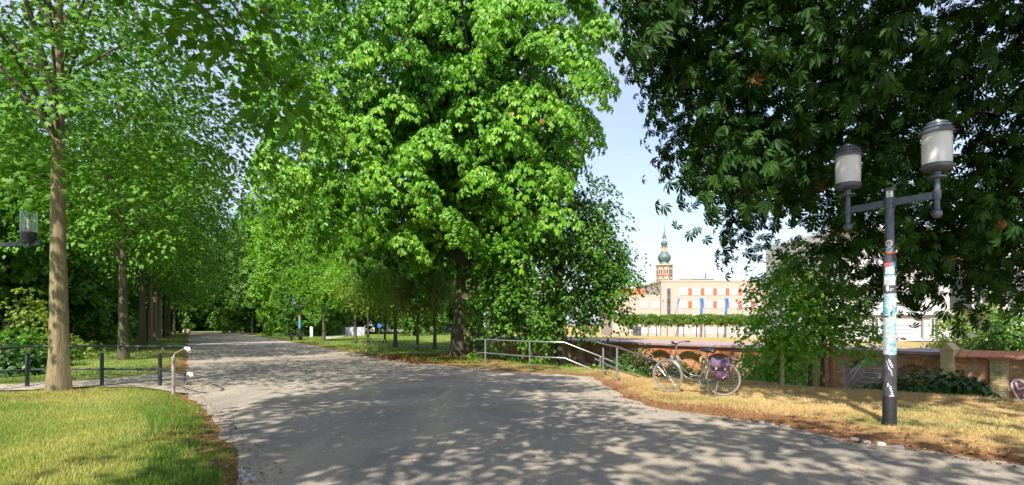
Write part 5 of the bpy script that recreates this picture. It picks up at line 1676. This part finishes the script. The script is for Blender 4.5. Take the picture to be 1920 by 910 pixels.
def verge(X, Y):
    dd_ = poly_sdf(X, Y, PATH)
    return (dd_ > .15 + .45 * vnoise(X * 1.7, Y * 1.7, 5) + .75 * (X > 3.4) * vnoise(X * 1.1, Y * 1.1, 6) * (rng.random(len(X)) < .93)) & (poly_sdf(X, Y, EDGE) > -2.6) & (960 + F * X / Y < 1990) & ((X > 2.6) | (Y > 18)) & (X > -1) & ((vnoise(X * 1.9, Y * 2.3, 9) < .66) | (rng.random(len(X)) < .25))
X, Y = scatter(560000, -1, 14, 5.8, 24, verge, 1.2)
d_ = poly_sdf(X, Y, PATH); e_ = -poly_sdf(X, Y, EDGE)
tone = .45 + .4 * (vnoise(X * 1.2, Y * 1.2, 4) - .4) + .4 * rng.random(len(X)) - .5 * sstep(.2, 2, e_) - .35 * sstep(3.6, 2.2, X)
blades('verge_grass', X, Y, .02, .08, .0038, 'straw_blade', tone, 'dry straw coloured grass of the right verge', 5, .9)
X, Y = scatter(50000, -1, 15, 9, 26, lambda X, Y: (poly_sdf(X, Y, EDGE) < -.6) & (poly_sdf(X, Y, EDGE) > -6) & (960 + F * X / Y < 1990) & ((X - W0.x) * WN.x + (Y - W0.y) * WN.y < -.1))
blades('ditch_grass', X, Y, .08, .28, .012, 'lawn_blade', .05 + .4 * rng.random(len(X)), 'tall green grass on the ditch slope', 6, .6)

def flat_bits(name, X, Y, smin, smax, mat, label, cat, seed, zoff=.012, tilt=.35):
    rng = np.random.default_rng(seed)
    n = len(X)
    Z = np.where(poly_sdf(X, Y, PATH) < 0, 0.0, terrain(X, Y)) + zoff
    a = rng.random(n) * 2 * np.pi
    s = smin + (smax - smin) * rng.random(n) ** 2
    V0, T0 = LEAF['simple']
    t = rng.normal(size=(n, 2)) * tilt
    hd = unit(np.stack([np.cos(a), np.sin(a), t[:, 0]], -1)); up_ = unit(np.stack([t[:, 1], t[:, 0] * 0, np.ones(n)], -1))
    sd2 = unit(np.cross(up_, hd)); up_ = np.cross(hd, sd2)
    P = np.stack([X, Y, Z], -1)[:, None, :] + s[:, None, None] * (V0[None, :, 0:1] * hd[:, None] + V0[None, :, 1:2] * sd2[:, None] + V0[None, :, 2:3] * up_[:, None])
    T = (T0[None] + (np.arange(n) * 4)[:, None, None]).reshape(-1, 3)
    o = np_mesh(name, P.reshape(-1, 3), T, M[mat], {'rnd': np.repeat(rng.random(n), 4)})
    return tag(o, label, cat, None, 'stuff')
X, Y = scatter(200000, -14, 10, 5, 32, lambda X, Y: (lambda d: (d > -.45) & (d < 1.4) & (rng.random(len(X)) < .6 * np.exp(-np.abs(d - .12) * np.where((X > 3) & (d > 0), 1.8, 4))))(poly_sdf(X, Y, PATH)), 1.3)
flat_bits('leaf_litter', X, Y, .025, .07, 'litter_leaf', 'brown leaf litter strewn along the path edges', 'leaf litter', 11)
X, Y = scatter(9000, -7, 0, 21.5, 27.5, lambda X, Y: (poly_sdf(X, Y, PATH) > -.5) & (np.hypot(X + 3, (Y - 25) * 1.1) < 4.2))
flat_bits('leaf_litter', X, Y, .06, .13, 'litter_leaf', 'thick brown leaf litter at the foot of the great chestnut', 'leaf litter', 12)
def pebbles(X, Y, smin, smax, seed):
    rng = np.random.default_rng(seed)
    n = len(X)
    V0 = np.array([(1, 0, 0), (.3, .8, 0), (-.8, .5, 0), (-.7, -.6, 0), (.4, -.8, 0), (.1, 0, .55)])
    T0 = np.array([(0, 1, 5), (1, 2, 5), (2, 3, 5), (3, 4, 5), (4, 0, 5)])
    a = rng.random(n) * 6.283
    s = smin + (smax - smin) * rng.random(n) ** 3
    c, sn = np.cos(a), np.sin(a)
    P = np.empty((n, 6, 3))
    P[:, :, 0] = X[:, None] + s[:, None] * (V0[None, :, 0] * c[:, None] - V0[None, :, 1] * sn[:, None])
    P[:, :, 1] = Y[:, None] + s[:, None] * (V0[None, :, 0] * sn[:, None] + V0[None, :, 1] * c[:, None])
    P[:, :, 2] = s[:, None] * V0[None, :, 2]
    T = (T0[None] + (np.arange(n) * 6)[:, None, None]).reshape(-1, 3)
    return np_mesh('gravel_stones', P.reshape(-1, 3), T, M['pebble'], {'rnd': np.repeat(rng.random(n), 6)})
X, Y = scatter(24000, -7, 9, 5, 16, lambda X, Y: poly_sdf(X, Y, PATH) < .05, 1.8)
tag(pebbles(X, Y, .003, .016, 21), 'loose gravel stones scattered over the path', 'gravel', None, 'stuff')
# edging stones half sunk along the right edge of the path, and a few at the left
rr = random.Random(31)
def edge_stone(p, a, L, w_):
    n = 7
    out = [(L / 2 * math.cos(2 * math.pi * i / n) * rr.uniform(.85, 1.1), w_ / 2 * math.sin(2 * math.pi * i / n) * rr.uniform(.8, 1.1)) for i in range(n)]
    o = MB().add([(x, y, -.05) for x, y in out] + [(x * .86, y * .86, .022 + rr.uniform(0, .012)) for x, y in out], [tuple(n + i for i in range(n))] + [(i, (i + 1) % n, (i + 1) % n + n, i + n) for i in range(n)]).build('edging_stone', M['kerb_stone'], path)
    o.location = (p.x, p.y, 0); o.rotation_euler = (0, 0, a)
for (a, b) in (((1395, 790), (1480, 801)), ((1585, 822), (1700, 842))):
    A, B = gp(*a), gp(*b)
    n = int((B - A).length / .17)
    for i in range(n):
        if rr.random() < .72:
            p = A.lerp(B, (i + .5) / n) + Vector((rr.uniform(-.03, .03), rr.uniform(-.06, .03), 0))
            edge_stone(p, math.atan2((B - A).y, (B - A).x) + rr.uniform(-.3, .3), rr.uniform(.1, .17), rr.uniform(.06, .1))
for q in ((452, 886), (462, 893), (470, 900), (456, 903), (448, 896)):
    edge_stone(gp(*q) + Vector((.03, 0, 0)), rr.uniform(0, 3), rr.uniform(.06, .1), rr.uniform(.05, .07))
# twig and single fallen leaves on the path
A = gp(780, 862)
tw = MB().tube([A + Vector((-.15, -.02, .008)), A + Vector((-.02, .01, .012)), A + Vector((.15, .02, .006))], [.004, .005, .003], 6).tube([A + Vector((0, .01, .01)), A + Vector((.06, .05, .012))], .003, 5)
tag(tw.build('twig', M['twig']), 'thin brown twig lying on the shaded path in the foreground', 'twig')
for (px, py, lab, s_) in ((357, 724, 'orange brown fallen leaf near the end post of the dark railing', .16), (571, 697, 'brown fallen leaf lying in the middle of the path', .16), (497, 639, 'small dark leaf clump far along the path', .5), (1000, 858, 'tiny curled leaf on the path in front', .05)):
    p = gp(px, py)
    V0, T0 = LEAF['maple']
    V = V0 * s_; V[:, 2] = np.abs(V[:, 2]) * 2.2 + .01 + .25 * V[:, 0] ** 2 / s_
    o = np_mesh('fallen_leaf', V, T0, M['litter_leaf'], {'rnd': np.full(len(V), .75 if px < 400 else .45 if px > 520 else .02)})
    o.location = p; o.rotation_euler = (0, 0, px)
    tag(o, lab, 'leaf')
